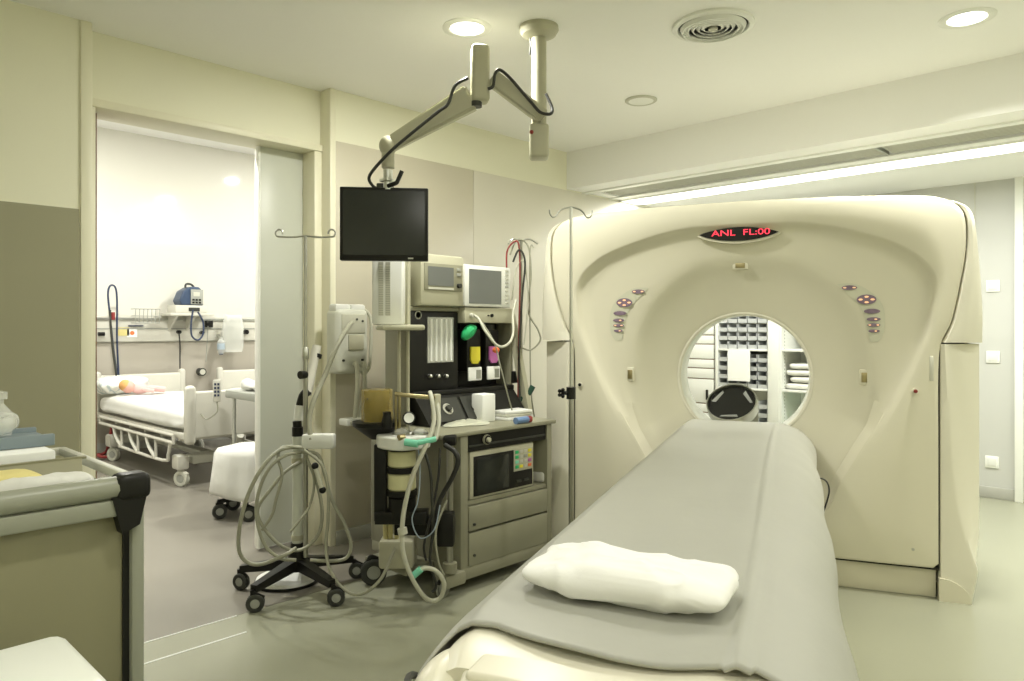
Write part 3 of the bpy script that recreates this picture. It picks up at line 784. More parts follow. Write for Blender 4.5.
g=MB(); g.box(-3.30,FXc-.012,YL+.05,YR-.04,.69,.775); rl=g.build('keyboard_recess',M_black,am)
g=MB(); g.box(FXc-.012,FXc-.004,YL+.06,YR-.05,.712,.722,bev=.002); g.build('slide_rail',M_dgrey,rl)
kp=onX(487,439.5,FXc); g=MB(); g.lathe([(.001,.02),(.012,.02),(.013,.006),(.024,.006),(.026,-.005),(.02,-.01)],(FXc,kp.y,kp.z),28,axis=(1,0,0)); g.build('knob',M_cream2,am)
g=MB(); g.lathe([(.013,.005),(.022,.005),(.022,.008),(.013,.008)],(FXc,kp.y,kp.z),28,axis=(1,0,0)); g.build('knob_ring',M_black,am)
for z0,z1 in ((.298,.42),(.125,.288)):
    d_=box(FXc-.03,FXc+.004,YL+.053,YR-.043,z0,z1,bev=.004).build('drawer',M_cream,am)
    g=MB(); g.cyl((FXc,YL+.085,(z0+z1)/2-.03),(FXc+.012,YL+.085,(z0+z1)/2-.03),.007,n=14); g.build('drawer_lock',M_dgrey,d_)
box(-3.36,FXc-.035,YL+.05,YR-.04,.13,.425).build('drawer_void',M_black,am)
castor(am,-3.09,2.15,.066,M_dgrey,M_black,.13,head=1.0,w=.045); castor(am,-2.70,2.32,.05,M_grey,M_black,.10,head=-1.2); castor(am,-2.72,3.02,.05,M_grey,M_black,.10); castor(am,-3.3,3.02,.05,M_grey,M_black,.10)
# tower
TX=-3.0
g=MB(); g.box(TX-.18,TX-.127,2.34,3.10,.797,1.40,bev=.006); g.box(TX-.18,TX,3.085,3.11,.83,1.395,bev=.004)
g.box(TX-.18,TX,2.315,2.342,.80,1.395,bev=.004); g.box(TX-.24,TX,2.31,3.12,1.395,1.42,bev=.006); g.build('tower',M_cream,am)
g=MB(); g.prism([(TX+.0,3.10,1.39),(TX+.0,3.128,1.39),(TX+.14,3.138,.80),(TX+.14,3.105,.80)],(-.05,0,0)); g.build('sloping_post',M_cream2,am)
g=MB(); g.box(TX-.12,TX,2.342,2.675,.97,1.395,bev=.006); fp=g.build('flowmeter_panel',M_black,am)
pa=onX(427,316,TX); pb=onX(453,362,TX)
g=MB(); g.box(TX-.01,TX+.006,pa.y,pb.y,pb.z,pa.z-.005,bev=.003); g.build('flow_tube_window',M_clear,fp)
g=MB(); g.box(TX-.01,TX+.003,pa.y+.003,pb.y-.003,pb.z+.003,pa.z-.008); g.build('flow_scale',M_lgrey,fp)
W_=(pb.y-pa.y)
for k in range(5):
    y=pa.y+W_*(.12+.19*k)
    MB().cyl((TX+.008,y,pb.z+.01),(TX+.008,y,pa.z-.015),.0065,n=10).build('flow_tube',M_paper,fp)
g=MB()
for k in range(5):
    y=pa.y+W_*(.12+.19*k)+.012
    for j in range(14): g.box(TX+.003,TX+.0045,y,y+.006,pb.z+.02+j*.016,pb.z+.0225+j*.016)
g.build('scale_marks',M_grey,fp)
for px in (429,437,445):
    p=onX(px,376,TX); kn=MB(); kn.lathe([(.011,0),(.010,.02),(.006,.024),(.001,.024)],(TX,p.y,p.z),20,axis=(1,0,0)); kn.build('flow_knob',M_alu,fp)
p=onX(418,315,TX); g=MB(); g.lathe([(.022,.001),(.022,.003),(.018,.004),(.018,.001)],(TX,p.y,p.z),24,axis=(1,0,0)); g.build('dial_mark',M_lgrey,fp)
# vaporizer bay
g=MB(); g.box(TX-.125,TX-.115,2.68,3.085,.90,1.395); g.build('vaporizer_bay',M_black,am)
def vaporizer(px,col):
    p=onX(px,360,TX-.03); y=p.y
    g=MB(); g.box(TX-.11,TX-.0,y-.055,y+.055,1.06,1.30,bev=.012); v_=g.build('vaporizer',M_black,am)
    g=MB(); g.cyl((TX-.05,y,1.26),(TX-.05,y,1.325),.046,n=28); g.build('dial',M_dgrey,v_)
    za=dep(px,362,4.0).z; zt=dep(px,353,4.0).z
    g=MB(); g.prism([(TX+.002,y-.034,1.20),(TX+.002,y+.034,1.20),(TX+.002,y+.034,1.125),(TX+.002,y+.018,1.105),(TX+.002,y-.018,1.105),(TX+.002,y-.034,1.125)],(.012,0,0)); g.build('colour_filler',col,v_)
    g=MB(); g.box(TX-.0,TX+.012,y-.05,y+.05,1.01,1.085,bev=.004); lb=g.build('filler_label',M_paper,v_)
    g=MB(); g.box(TX+.012,TX+.0135,y+.005,y+.04,1.02,1.07); g.build('label_print',M_grey,lb)
    return v_
vaporizer(470.5,M_yellow); vaporizer(489,M_purple)
g=MB(); pg=onX(466,329,TX); g.tube([(TX+.02,pg.y-.04,pg.z-.055),(TX+.03,pg.y,pg.z-.01),(TX+.03,pg.y+.05,pg.z+.01)],.02,10,rr=lambda u:.004+.03*math.sin(PI*min(1,u*.9+.1))); g.build('green_bag_end',M_green,am)
po=onX(496,350,TX+.05); MB().sph(po,.02,(1,1.1,.9)).build('orange_connector',M_orange,am)
# black shelf strip and sloping control desk
g=MB(); g.box(TX-.12,TX+.03,2.345,3.09,.945,.972,bev=.004); g.build('black_ledge',M_black,am)
g=MB(); g.prism([(TX+.03,2.35,.945),(TX+.13,2.37,.80),(TX-.1,2.37,.80),(TX-.1,2.35,.945)],(0,.735,0)); dk=g.build('sloping_desk',M_black,am)
for k,(y0,y1) in enumerate(((2.43,2.62),(2.64,2.80))):
    nrm=Vector((.145,0,.10)).normalized()
    def dp(y,u,o=.002): return Vector((TX+.03+.10*u,y,.945-.145*u))+nrm*o
    g=MB(); g.prism([dp(y0,.12),dp(y1,.12),dp(y1,.9),dp(y0,.9)],nrm*.006); pn=g.build('desk_module',M_dgrey,dk)
    c=dp((y0+y1)/2,.5,.009)
    g=MB(); g.lathe([(.032,0),(.032,.003),(.026,.004),(.026,0)],c,28,axis=nrm); g.build('dial_ring',M_lgrey if k==0 else M_dgrey,pn)
    g=MB(); g.lathe([(.017,0),(.016,.018),(.001,.018)],c,24,axis=nrm); g.build('dial_knob',M_red if k==1 else M_dgrey,pn)
# steel posts left of the tower
for (px,w) in ((399,.010),(408,.009)):
    p=dep(px,400,3.72); g=MB(); g.cyl((p.x,p.y,.13),(p.x,p.y,dep(px,258,3.72).z),w,n=14); g.build('post',M_cream2,am)
g=MB(); p=dep(404,300,3.75); g.box(p.x-.035,p.x+.035,p.y-.02,p.y+.02,1.30,1.66,bev=.01); g.build('upright_duct',M_cream2,am)
g=MB(); p=dep(402.5,300,3.69); g.cyl((p.x,p.y,1.31),(p.x,p.y,1.655),.004); g.build('red_line',M_red,am)
# tray for ventilator
q0=dep(398,328,3.62)
g=MB(); g.box(q0.x-.09,q0.x+.12,q0.y-.12,q0.y+.12,q0.z-.012,q0.z+.016,bev=.012,rot=Matrix.Rotation(math.radians(62),4,'Z')); g.build('tray',M_cream2,am)
# ventilator white box with louvres (its own thing)
VM=Matrix.Translation((dep(389,300,3.66).x,dep(389,300,3.66).y,0))@Matrix.Rotation(math.radians(46),4,'Z')
zt=1.66; zb_=q0.z+.017
vt=thing('ventilator_unit','upright white ventilator box with two louvre columns on the tray under the black monitor','ventilator',VM@Vector((0,0,zb_)),0)
g=MB(VM); g.box(-.075,.075,-.07,.09,zb_,zt,bev=.010); g.build('casing',M_cab,vt)
for x0,x1 in ((-.042,-.018),(-.008,.016)):
    g=MB(VM); g.box(x0,x1,-.0715,-.065,zb_+.045,zt-.03)
    gr=g.build('louvre_backing',M_tableg,vt)
    g=MB(VM)
    for k in range(22): z=zb_+.05+k*(zt-zb_-.09)/22; g.box(x0+.001,x1-.001,-.075,-.0705,z,z+.0055)
    g.build('louvres',M_lgrey,gr)
# top box with small screen
def face_box(name,label,cat,px0,px1,py0,py1,X,d,m,bev=.01):
    a=onX(px0,(py0+py1)/2,X); b=onX(px1,(py0+py1)/2,X)
    za=onX((px0+px1)/2,py0,X).z; zb=onX((px0+px1)/2,py1,X).z
    t=thing(name,label,cat,(X-d/2,(a.y+b.y)/2,zb))
    box(X-d,X,a.y,b.y,zb,za,bev=bev).build('casing',m,t)
    return t,a.y,b.y,zb,za
def face_rect(t,name,px0,px1,py0,py1,X,m,o=.002,th=.006,bev=0):
    a=onX(px0,(py0+py1)/2,X).y; b=onX(px1,(py0+py1)/2,X).y
    za=onX((px0+px1)/2,py0,X).z; zb=onX((px0+px1)/2,py1,X).z
    return box(X-th+o,X+o,a,b,zb,za,bev=bev).build(name,m,t)
X1=-2.93
t,ya,yb,z0,z1=face_box('gas_monitor','cream square monitor with small grey screen on top of the anaesthesia machine','medical monitor',421,464,255,306,X1,.36,M_cream2,.012)
bz=face_rect(t,'screen_bezel',424,462,264,291,X1,M_cream,.004,.01,.002)
face_rect(t,'screen',427.5,453,267,286,X1,M_scrgl,.006,.006)
face_rect(t,'button_strip',427.5,453,287.5,289.5,X1,M_lgrey,.007,.006)
p=onX(458,286,X1); MB().lathe([(.013,0),(.012,.018),(.001,.018)],(X1+.004,p.y,p.z),20,axis=(1,0,0)).build('rotary_knob',M_dgrey,t)
for k in range(2):
    p=onX(458,270+k*5,X1); MB().box(X1,X1+.008,p.y-.013,p.y+.013,p.z-.008,p.z+.008,bev=.001).build('button',M_grey,t)
X2=-2.95
t,ya,yb,z0,z1=face_box('measuring_module','flat cream module with connectors beneath the white patient monitor','medical module',465,515,308,323,X2,.30,M_cream2,.005)
for px in (488,491.5):
    p=onX(px,315.5,X2); MB().cyl((X2,p.y,p.z),(X2+.008,p.y,p.z),.0045 if px<490 else .010,n=14).build('connector',M_black,t)
p=onX(471,315.5,X2); MB().cyl((X2,p.y,p.z),(X2+.02,p.y,p.z),.012,n=16).build('probe_socket',M_lgrey,t)
t,ya,yb,z0,z1=face_box('patient_monitor','white patient monitor with wide grey screen, right of the cream gas monitor','medical monitor',465,511,266,307,X2+.01,.22,M_cab,.010)
face_rect(t,'screen',469,501,270,304,X2+.01,M_scrgl,.003,.006)
for k in range(9):
    p=onX(506.5,271+k*4,X2+.01); MB().box(X2+.01,X2+.0145,p.y-.012,p.y+.012,p.z-.005,p.z+.005,bev=.001).build('button',M_lgrey if k not in (3,4) else M_grey,t)
# analyser in the cabinet opening
XA=FXc-.02; za=.70; zb=.462
a=onX(470,475,XA).y; b=onX(534,475,XA).y
t=thing('gas_analyser','boxy cream analyser with black window and coloured keypad inside the cart opening','analyser',(XA-.15,(a+b)/2,zb-.017))
box(XA-.28,XA,a,b,zb-.017,za-.012,bev=.012).build('casing',M_cream2,t)
h_=za-zb
def fr(y0,y1,z0,z1,name,m,par,o=.003): return box(XA-.004,XA+o,a+(b-a)*y0,a+(b-a)*y1,zb+h_*z0-.017,zb+h_*z1-.017,bev=.001).build(name,m,par)
fr(.05,.965,.06,.90,'front_panel',M_black,t); fr(.09,.58,.11,.84,'screen',M_screen,t,.005)
kp_=fr(.655,.955,.42,.91,'keypad',M_cream2,t,.006)
cols=[M_green,M_lgrey,M_lgrey,M_yellow, M_green,M_lgrey,M_grey,M_yellow, M_mint,M_lgrey,M_lgrey,M_purple, M_green,M_yellow,M_lgrey,M_orange]
for r in range(4):
    for c in range(4):
        y=.675+c*.07; z=.84-r*.11
        fr(y,y+.052,z-.03,z+.04,'key',cols[r*4+c],kp_,.009)
for k in range(2):
    fr(.70+k*.12,.78+k*.12,.16,.22,'lower_key',M_dgrey,t,.006)
p=onX(546,481,XA-.02); single(linen(XA-.05,p.y-.005,.445,.10,.085,.06,4),'paper_roll',M_cloth,(XA-.05,p.y,.445),'crumpled white paper roll beside the analyser in the cart opening','paper roll',ang=80)
# worktop items
WT=.797
p=onZ(483.5,421,WT); g=MB(); g.box(p.x-.045,p.x+.045,p.y-.05,p.y+.05,WT,WT+.150,bev=.008)
single(g,'white_carton',M_paper,(p.x,p.y,WT),'small upright white carton standing on the cart worktop','box')
p=onZ(466,424,WT)
g=MB()
def bagf(u,v):
    th=u*2*PI; r=v
    rr=.125*(1+.15*math.sin(3*th)+.08*math.sin(5*th+1))*r
    x=rr*math.cos(th)*.8; y=rr*math.sin(th)*1.15
    return Vector((p.x+x,p.y+y,WT+.003+.018*(1-r**3)+.010*noise.noise(Vector((x*30,y*30,2)))*(1-r)+.0))
g.grid(bagf,40,14,closeu=True); single(g,'plastic_bag',mat('frosted_bag',(.52,.53,.42),.3,bump=.3,bscale=30),(p.x,p.y,WT),'crumpled frosted plastic bag lying flat at the worktop\'s near corner','bag',ang=180)
p=onZ(511,418,WT)
RZ=Matrix.Rotation(math.radians(12),4,'Z')
for k in range(3):
    single(MB().box(p.x-.07,p.x+.07,p.y-.12+.01*k,p.y+.12-.01*k,WT+.0005+k*.0165,WT+.015+k*.0165,bev=.003,rot=Matrix.Rotation(math.radians(8-7*k),4,'Z')),'paper_pad',M_paper if k!=1 else M_lgrey,(p.x,p.y,WT+k*.0165),['white paper pad at the bottom of the pile behind the blue marker','grey pad in the middle of the pile behind the blue marker','white paper pad on top of the pile behind the blue marker'][k],'paper pad')
p=onZ(518,423,WT)
t=thing('ointment_tube','blue and red tube lying on the front edge of the cart worktop','tube',(p.x,p.y,WT))
MB().cyl((p.x+.03,p.y-.05,WT+.0185),(p.x+.03,p.y+.04,WT+.0185),.018,n=20).build('tube_body',M_lblue if 0 else mat('tube_blue',(.15,.25,.45),.4),t)
MB().cyl((p.x+.03,p.y+.04,WT+.0185),(p.x+.03,p.y+.065,WT+.0185),.018,n=20).build('tube_cap',M_red,t)
# ---- absorber assembly at the near end of the cart (part of the machine)
def d3(px,py,d=3.42): return dep(px,py,d)
AC=d3(402,440); AX,AY=AC.x,AC.y
f=MB(); 
k0=d3(381,480); RA=Matrix.Rotation(YAW,4,'Z')
f.box(k0.x-.028,k0.x+.028,k0.y-.03,k0.y+.03,d3(381,520).z,d3(381,444).z,bev=.004,rot=RA)
k1=d3(402,516); f.box(k1.x-.12,k1.x+.12,k1.y-.05,k1.y+.05,d3(0,522).z,d3(0,510).z,bev=.004,rot=RA)
f.build('absorber_frame',M_black,am)
f=MB(); k2=d3(427,505,3.48); f.box(k2.x-.16,k2.x+.13,k2.y-.025,k2.y+.025,d3(0,535,3.48).z,d3(0,516,3.48).z,bev=.006,rot=RA); 
k3=d3(446,530,3.46); f.box(k3.x-.04,k3.x+.04,k3.y-.04,k3.y+.04,d3(0,545,3.46).z,d3(0,512,3.46).z,bev=.01,rot=RA); f.build('swing_bracket',M_black,am)
k4=d3(450,500,3.50); MB().cyl((k4.x,k4.y,.13),(k4.x,k4.y,d3(0,438,3.5).z),.016,n=20).build('swing_post',M_steel,am)
MB().lathe([(.02,0),(.034,.005),(.034,.05),(.02,.055)],(k4.x,k4.y,.125),24).build('post_collar',M_cream,am)
cR=.066
for (ya_,yb_) in ((449,466),(472,489)):
    za=d3(0,ya_).z; zb=d3(0,yb_).z
    MB().lathe([(.001,zb),(cR-.006,zb),(cR,zb+.008),(cR,za-.008),(cR-.006,za),(.001,za)],(AX,AY,0),36).build('absorber_canister',M_lime,am)
for py in (469,492,447): z=d3(0,py).z; MB().cyl((AX,AY,z-.012),(AX,AY,z+.012),cR+.006,n=36).build('canister_ring',M_black,am)
z=d3(0,503).z; MB().cyl((AX,AY,z-.06),(AX,AY,z+.03),cR-.002,n=36).build('canister_drain',M_black,am)
mz=d3(0,441).z
g=MB(); g.prism([(AX+x,AY+y,mz-.028) for x,y in [(p_.x,p_.y) for p_ in crom([Vector((-.09,-.08,0)),Vector((.0,-.11,0)),Vector((.10,-.07,0)),Vector((.12,.06,0)),Vector((.05,.11,0)),Vector((-.06,.07,0)),Vector((-.10,-.0,0))],6,True)]],(0,0,.06)); mf=g.build('absorber_head',M_cab,am)
kk=mf.modifiers.new('b','BEVEL'); kk.width=.008; kk.segments=2
for px in (401,420):
    p=d3(px,433,3.42); MB().sph((p.x,p.y,mz+.035),.038,(1,1,.75)).build('valve_dome',M_clear,am)
    MB().lathe([(.040,0),(.040,.012),(.034,.014)],(p.x,p.y,mz+.028),24).build('valve_ring',M_steel,am)
p=d3(404,437,3.32); MB().cyl(p,p+Vector((.0,-.03,0)),.014).build('port',M_brass,am)
# bellows in amber housing with black dish
bc=d3(377,410,3.50)
zb=d3(0,418,3.5).z; zt=d3(0,390,3.5).z
MB().lathe([(.075,zb-.03),(.075,zt),(.070,zt+.004),(.001,zt+.004)],(bc.x,bc.y,0),40).build('bellows_housing',M_amber,am)
g=MB(); pr=[]
for k in range(7): z=zb-.01+k*.016; pr+=[(.064,z),(.052,z+.008)]
g.lathe([(.001,zb-.01)]+pr+[(.001,pr[-1][1])],(bc.x,bc.y,0),36); g.build('bellows',M_dgrey,am)
g=MB(); g.lathe([(.001,zb-.10),(.03,zb-.10),(.07,zb-.07),(.115,zb-.035),(.118,zb-.015),(.08,zb-.012),(.001,zb-.012)],(bc.x,bc.y,0),40); g.build('bellows_dish',M_black,am)
p=d3(387,412,3.40); MB().lathe([(.001,0),(.022,0),(.026,.03),(.018,.06),(.02,.075),(.001,.075)],(p.x,p.y,d3(0,428,3.4).z),20).build('bleed_knob',M_black,am)
# brass posts, horizontal pipe, gauge
for px in (396,399.5):
    p=d3(px,410,3.42); MB().cyl((p.x,p.y,mz+.02),(p.x,p.y,d3(0,392,3.42).z),.007,n=12).build('post',M_brass,am)
g=MB(); g.tube([d3(395,394),d3(400,394.5),d3(415,396),d3(430,397),d3(435,396)],.011,12,sm=4); g.build('gas_pipe',M_brass,am)
p=d3(409,418,3.38); fw=Vector((-ray(409).x,-ray(409).y,.25)).normalized()
g=MB(); g.lathe([(.001,-.03),(.028,-.03),(.030,.0),(.026,.004),(.001,.002)],p,32,axis=fw); ga=g.build('pressure_gauge',M_black,am)
MB().lathe([(.018,.0035),(.023,.005),(.024,.003)],p,32,axis=fw).build('gauge_ring',M_paper,ga)
MB().box(p.x-.002,p.x+.002,p.y-.002,p.y+.002,p.z-.1,p.z-.02).build('gauge_stem',M_steel,ga)
g=MB(); p=d3(436,402,3.45); g.box(p.x-.015,p.x+.015,p.y-.02,p.y+.02,d3(0,420,3.45).z,d3(0,394,3.45).z,bev=.006); g.build('pipe_bracket',M_cream2,am)
p=d3(450,440,3.46); MB().box(p.x-.03,p.x+.03,p.y-.04,p.y+.04,p.z-.022,p.z+.022,bev=.008,rot=RA).build('swing_clamp',M_black,am)
# hoses of the machine, each one its own thing
def hose(name,label,cat,pts,r,m,n=8):
    P=[dep(*p) for p in pts]; g=MB(); g.tube(P,r,n)
    return single(g,name,m,P[0],label,cat,ang=60)
hose('breathing_hose','pale breathing hose hanging from the absorber down to the floor in a loop','hose',
 [(430,392,3.42),(432,400,3.38),(434,420,3.34),(430,437,3.30),(424,450,3.27),(413,475,3.27),(405,505,3.27),(402,532,3.27),(404,556,3.27),(413,580,3.30),(427,599,3.36),(440,598,3.38),(444,583,3.36),(436,571,3.34),(424,568,3.33),(417,574,3.32)],.0105,M_hosew,10)
hose('breathing_hose','second pale hose falling in front of the amber bellows stand toward the floor','hose',
 [(437,402,3.45),(439,420,3.40),(436,438,3.36),(430,441,3.33)],.010,M_hosew,10)
g=MB(); g.cyl(dep(405,442,3.28),dep(418,444,3.27),.017); g.cyl(dep(416,443,3.27),dep(436,439,3.29),.013); 
single(g,'tube_connector',M_mint,dep(412,443,3.28),'mint green breathing connector clipped at the white absorber head','connector')
g=MB(); g.cyl(dep(413,576,3.32),dep(421,569,3.32),.016); single(g,'tube_connector',M_mint,dep(417,572,3.32),'mint green connector on the hose loop just above the floor','connector')
g=MB(); g.tube([dep(*p) for p in ((402,528,3.27),(403,534,3.27))],.022,10,sm=0); single(g,'hose_joint',M_hosew,dep(402,531,3.27),'pale swivel joint midway down the hanging breathing hose','connector')
for i,(pts,r,m,lab,c) in enumerate((
 ([(422,445,3.38),(430,470,3.36),(432,500,3.36),(433,530,3.36),(430,560,3.38),(436,585,3.42),(432,592,3.42)],.007,M_dgrey,'dark grey cable hanging nearest the steel post of the absorber','cable'),
 ([(440,448,3.40),(438,480,3.38),(430,520,3.37),(424,545,3.38),(426,560,3.40)],.006,M_rubber,'black cable dropping in front of the absorber bracket','cable'),
 ([(418,447,3.35),(420,470,3.34),(418,500,3.33),(412,520,3.33),(420,538,3.34),(434,530,3.34),(440,505,3.36)],.003,M_lblue,'thin pale blue tube looping under the absorber canisters','tube'),
 ([(445,445,3.40),(455,452,3.36),(458,462,3.36),(452,478,3.38),(440,500,3.42),(436,520,3.42)],.012,M_rubber,'thick black hose curving around the steel swing post','hose'),
 ([(447,500,3.36),(436,530,3.35),(438,560,3.36),(444,575,3.38)],.005,M_hose,'thin grey tube hanging beside the mint connector loop','tube'),
 )): hose('hanging_cable' if c=='cable' else 'hanging_'+c,lab,c,pts,r,m)
# yellowed tubes in pale bin under the absorber
p=dep(398,548,3.60); bz_=.12
t=thing('waste_gas_bin','pale bin holding yellowed tubes at the rear castor of the cart','bin',(p.x,p.y,.13))
MB().box(p.x-.085,p.x+.085,p.y-.07,p.y+.07,.131,.27,bev=.015,rot=RA).build('bin_body',M_cream2,t)
for k,(px,py0) in enumerate(((385,512),(390,510),(396,514))):
    a_1=dep(px,py0,3.56); MB().tube([a_1,dep(px+.5,535,3.57),dep(px+2,552,3.60)],.012,10).build('yellowed_tube',M_yhose,t)
# cable pole at the right of the machine with hanging leads
pp=dep(521,330,4.35)
t=thing('lead_pole','slim steel pole with hook at the back right of the anaesthesia machine','pole',(pp.x,pp.y,.80))
g=MB(); g.cyl((pp.x,pp.y,.14),(pp.x,pp.y,dep(0,240,4.35).z),.009,n=12); g.build('pole',M_steel,t)
g=MB(); z_=dep(0,241,4.35).z; g.tube([(pp.x,pp.y,z_),(pp.x+.04,pp.y+.03,z_+.01),(pp.x+.09,pp.y+.05,z_-.02)],.005,8); g.tube([(pp.x,pp.y,z_),(pp.x-.03,pp.y-.04,z_+.01),(pp.x-.05,pp.y-.06,z_-.02)],.005,8); g.build('hook',M_steel,t)
g=MB(); p=dep(514,377,4.33); g.box(p.x-.02,p.x+.02,p.y-.025,p.y+.025,p.z-.035,p.z+.035,bev=.006); g.build('clamp',M_black,t)
leads=[([(507,275,4.28),(507,252,4.28),(514,242,4.28),(519,246,4.28),(520,280,4.28),(519,330,4.28),(518,400,4.28)],.005,M_red,'dark red lead looped over the steel pole'),
 ([(510,255,4.30),(517,240,4.30),(528,246,4.30),(531,275,4.30),(528,310,4.30),(538,330,4.30),(540,341,4.30),(530,350,4.30),(519,346,4.30)],.005,M_hose,'pale grey lead with a wide loop beside the scanner side cover'),
 ([(513,262,4.26),(519,250,4.26),(525,262,4.26),(522,300,4.26),(519,360,4.26),(520,408,4.26)],.006,M_dgrey,'dark grey lead hanging straight down the steel pole'),
 ([(534,248,4.32),(530,252,4.32),(530,330,4.32),(531,390,4.32),(535,420,4.32)],.004,M_hose,'thin grey lead falling furthest from the machine'),
 ([(471,315,4.02),(478,318,3.98),(486,332,3.94),(498,346,3.94),(508,344,4.0),(513,334,4.1),(513,315,4.2),(516,300,4.25)],.0075,M_hosew,'thick white lead plugged into the module in a deep sag'),
 ([(521,352,4.30),(518,365,4.30),(520,378,4.30),(524,387,4.30)],.006,M_red,'short bright red lead beside the black clamp'),
 ([(482,322,4.0),(494,342,3.96),(500,365,3.94),(507,392,3.96),(512,410,4.0)],.004,M_hose,'thin pale lead crossing the purple vaporizer'),
 ([(512,300,4.28),(516,270,4.28),(524,262,4.28),(528,300,4.28),(524,345,4.28)],.004,M_hosew,'thin white lead looped between pole and monitor')]
for pts,r,m,lab in leads: hose('patient_lead',lab,'lead',pts,r,m)
g=MB(); g.tube([dep(511,404,4.30),dep(518,401,4.28),dep(528,394,4.27),dep(533,386,4.27)],.017,10); single(g,'rolled_cuff',mat('dark_green_cuff',(.02,.07,.045),.6),dep(520,400,4.28),'rolled dark green pressure cuff tucked at the foot of the steel pole','pressure cuff')
# wall items behind the machine
p=onX(391,366,WX+.006)
t=thing('wall_gas_outlet','small metal gas outlet on the tan wall left of the flowmeter panel','gas outlet',(WX+.006,p.y,p.z))
MB().box(WX+.004,WX+.03,p.y-.035,p.y+.035,p.z-.05,p.z+.05,bev=.006).build('plate',M_alu,t)
MB().cyl((WX+.03,p.y,p.z),(WX+.07,p.y,p.z),.016).build('socket',M_steel,t)
hose('wall_hose','grey cable looping from under the ventilator tray to the wall outlet','cable',[(393,331,3.9),(395,342,4.0),(401,352,4.3),(398,366,4.45),(392,372,4.5),(396,384,4.5),(402,388,4.4)],.006,M_hose)
# ================================================================ WARMING UNIT ON THE WALL
WXp=WX+.006
def wpt(px,py,o=0): return onX(px,py,WXp+o)
a=wpt(338,340,.16); b=wpt(370,340,.16); zt=wpt(350,309,.16).z; zb=wpt(350,374,.16).z
t=thing('patient_warming_unit','pale rounded warming unit with two top caps hung on the wall beside the door frame','warming unit',(WXp,(a.y+b.y)/2,zb))
Ym=(a.y+b.y)/2; hwid=(b.y-a.y)/2
g=MB(); g.box(WXp+.02,WXp+.15,a.y,b.y,zb,zt,bev=.030,seg=4); cs=g.build('casing',mat('warmer_grey',(.60,.61,.53),.4),t)
g=MB(); g.box(WXp-.002,WXp+.03,Ym-.05,Ym+.05,zb+.05,zt-.05); g.build('wall_bracket',M_alu,t)
for s_ in (-.5,.45):
    g=MB(); g.box(WXp+.05,WXp+.13,Ym+s_*hwid-.05,Ym+s_*hwid+.05,zt-.02,zt+.03,bev=.012); g.build('top_cap',M_cab,t)
g=MB(); g.box(WXp+.149,WXp+.156,a.y+.03,b.y-.03,zt-.14,zt-.03,bev=.003); g.build('front_label',M_hosew,t)
g=MB(); g.box(WXp+.149,WXp+.158,Ym-.035,Ym+.07,zt-.24,zt-.15,bev=.003); g.build('front_hatch',M_cream2,t)
g=MB()
for y_,z_ in ((a.y+.04,zb+.08),(b.y-.05,zb+.08),(b.y-.05,zt-.07),(Ym+.02,zt-.06)): g.cyl((WXp+.15,y_,z_),(WXp+.16,y_,z_),.007,n=12)
g.build('screws',M_dgrey,t)
g=MB(); g.tube([(WXp+.16,Ym-.0,zb+.05),(WXp+.19,Ym-.01,zb+.06),(WXp+.19,Ym,zb+.02),(WXp+.19,Ym,zb-.1),(WXp+.15,Ym+.01,zb-.26)],.013,10)
g.tube([(WXp+.16,Ym+.05,zb+.05),(WXp+.19,Ym+.05,zb+.06),(WXp+.19,Ym+.05,zb+.02),(WXp+.19,Ym+.05,zb-.1),(WXp+.15,Ym+.04,zb-.26)],.013,10); g.build('outlet_tube',M_hosew,t)
g=MB(); g.box(WXp+.10,WXp+.19,Ym-.07,Ym+.10,zb-.30,zb-.26,bev=.010); g.build('tube_end_clip',M_cab,t)
g=MB(); g.tube([(WXp+.10,b.y+.00,zt-.0),(WXp+.12,b.y+.03,zt-.05),(WXp+.12,b.y+.035,(zt+zb)/2),(WXp+.12,b.y+.02,zb+.03),(WXp+.12,b.y-.03,zb-.01)],.010,8); g.build('side_cord',M_hosew,t)
# ================================================================ EQUIPMENT STAND (white column, black star base)
def fl_(px,py): return onZ(px,py,0)
wh=[(239,589),(252,612),(333,606),(354,578)]
W=[fl_(*w) for w in wh]
C0=dep(297.5,590,3.63); cx,cy=C0.x,C0.y
st=thing('equipment_stand','white column stand with hooked rod on black star base, wound with grey hoses','equipment stand',(cx,cy,0))
fifth=Vector((cx,cy,0))*2*0
import itertools
av=sum((Vector((w.x-cx,w.y-cy,0)) for w in W),Vector())
W.append(Vector((cx,cy,0))-av.normalized()*.30)
for w in W:
    d=(Vector((w.x,w.y,0))-Vector((cx,cy,0)))
    pth=[Vector((cx,cy,.150)),Vector((cx,cy,.145))+d*.3,Vector((cx,cy,.118))+d*.95]
    b=MB()
    dn=d.normalized(); s_=Vector((-dn.y,dn.x,0)); prev=None
    for k in range(5):
        u=k/4; c=Vector((cx,cy,0))+d*(u*.97); zt_=.165-.045*u-.0*u; wd=.030-.012*u; th_=.055-.022*u
        ringv=[b.bm.verts.new(c+s_*a_*wd+Vector((0,0,zt_-(th_ if e else 0)))) for a_,e in ((-1,1),(1,1),(1,0),(-1,0))]
        if prev:
            for q in range(4): b.bm.faces.new((prev[q],prev[(q+1)%4],ringv[(q+1)%4],ringv[q]))
        else: b.bm.faces.new(ringv[::-1])
        prev=ringv
    b.bm.faces.new(prev)
    lg=b.build('base_leg',M_black,st)
    castor(st,w.x,w.y,.041,M_dgrey,M_black,.10,head=.75+.35*math.sin(7*d.x),w=.036)
MB().lathe([(.001,.10),(.05,.10),(.052,.15),(.036,.20),(.034,.235),(.001,.235)],(cx,cy,0),28).build('base_hub',M_black,st)
ztop=dep(0,434,3.63).z
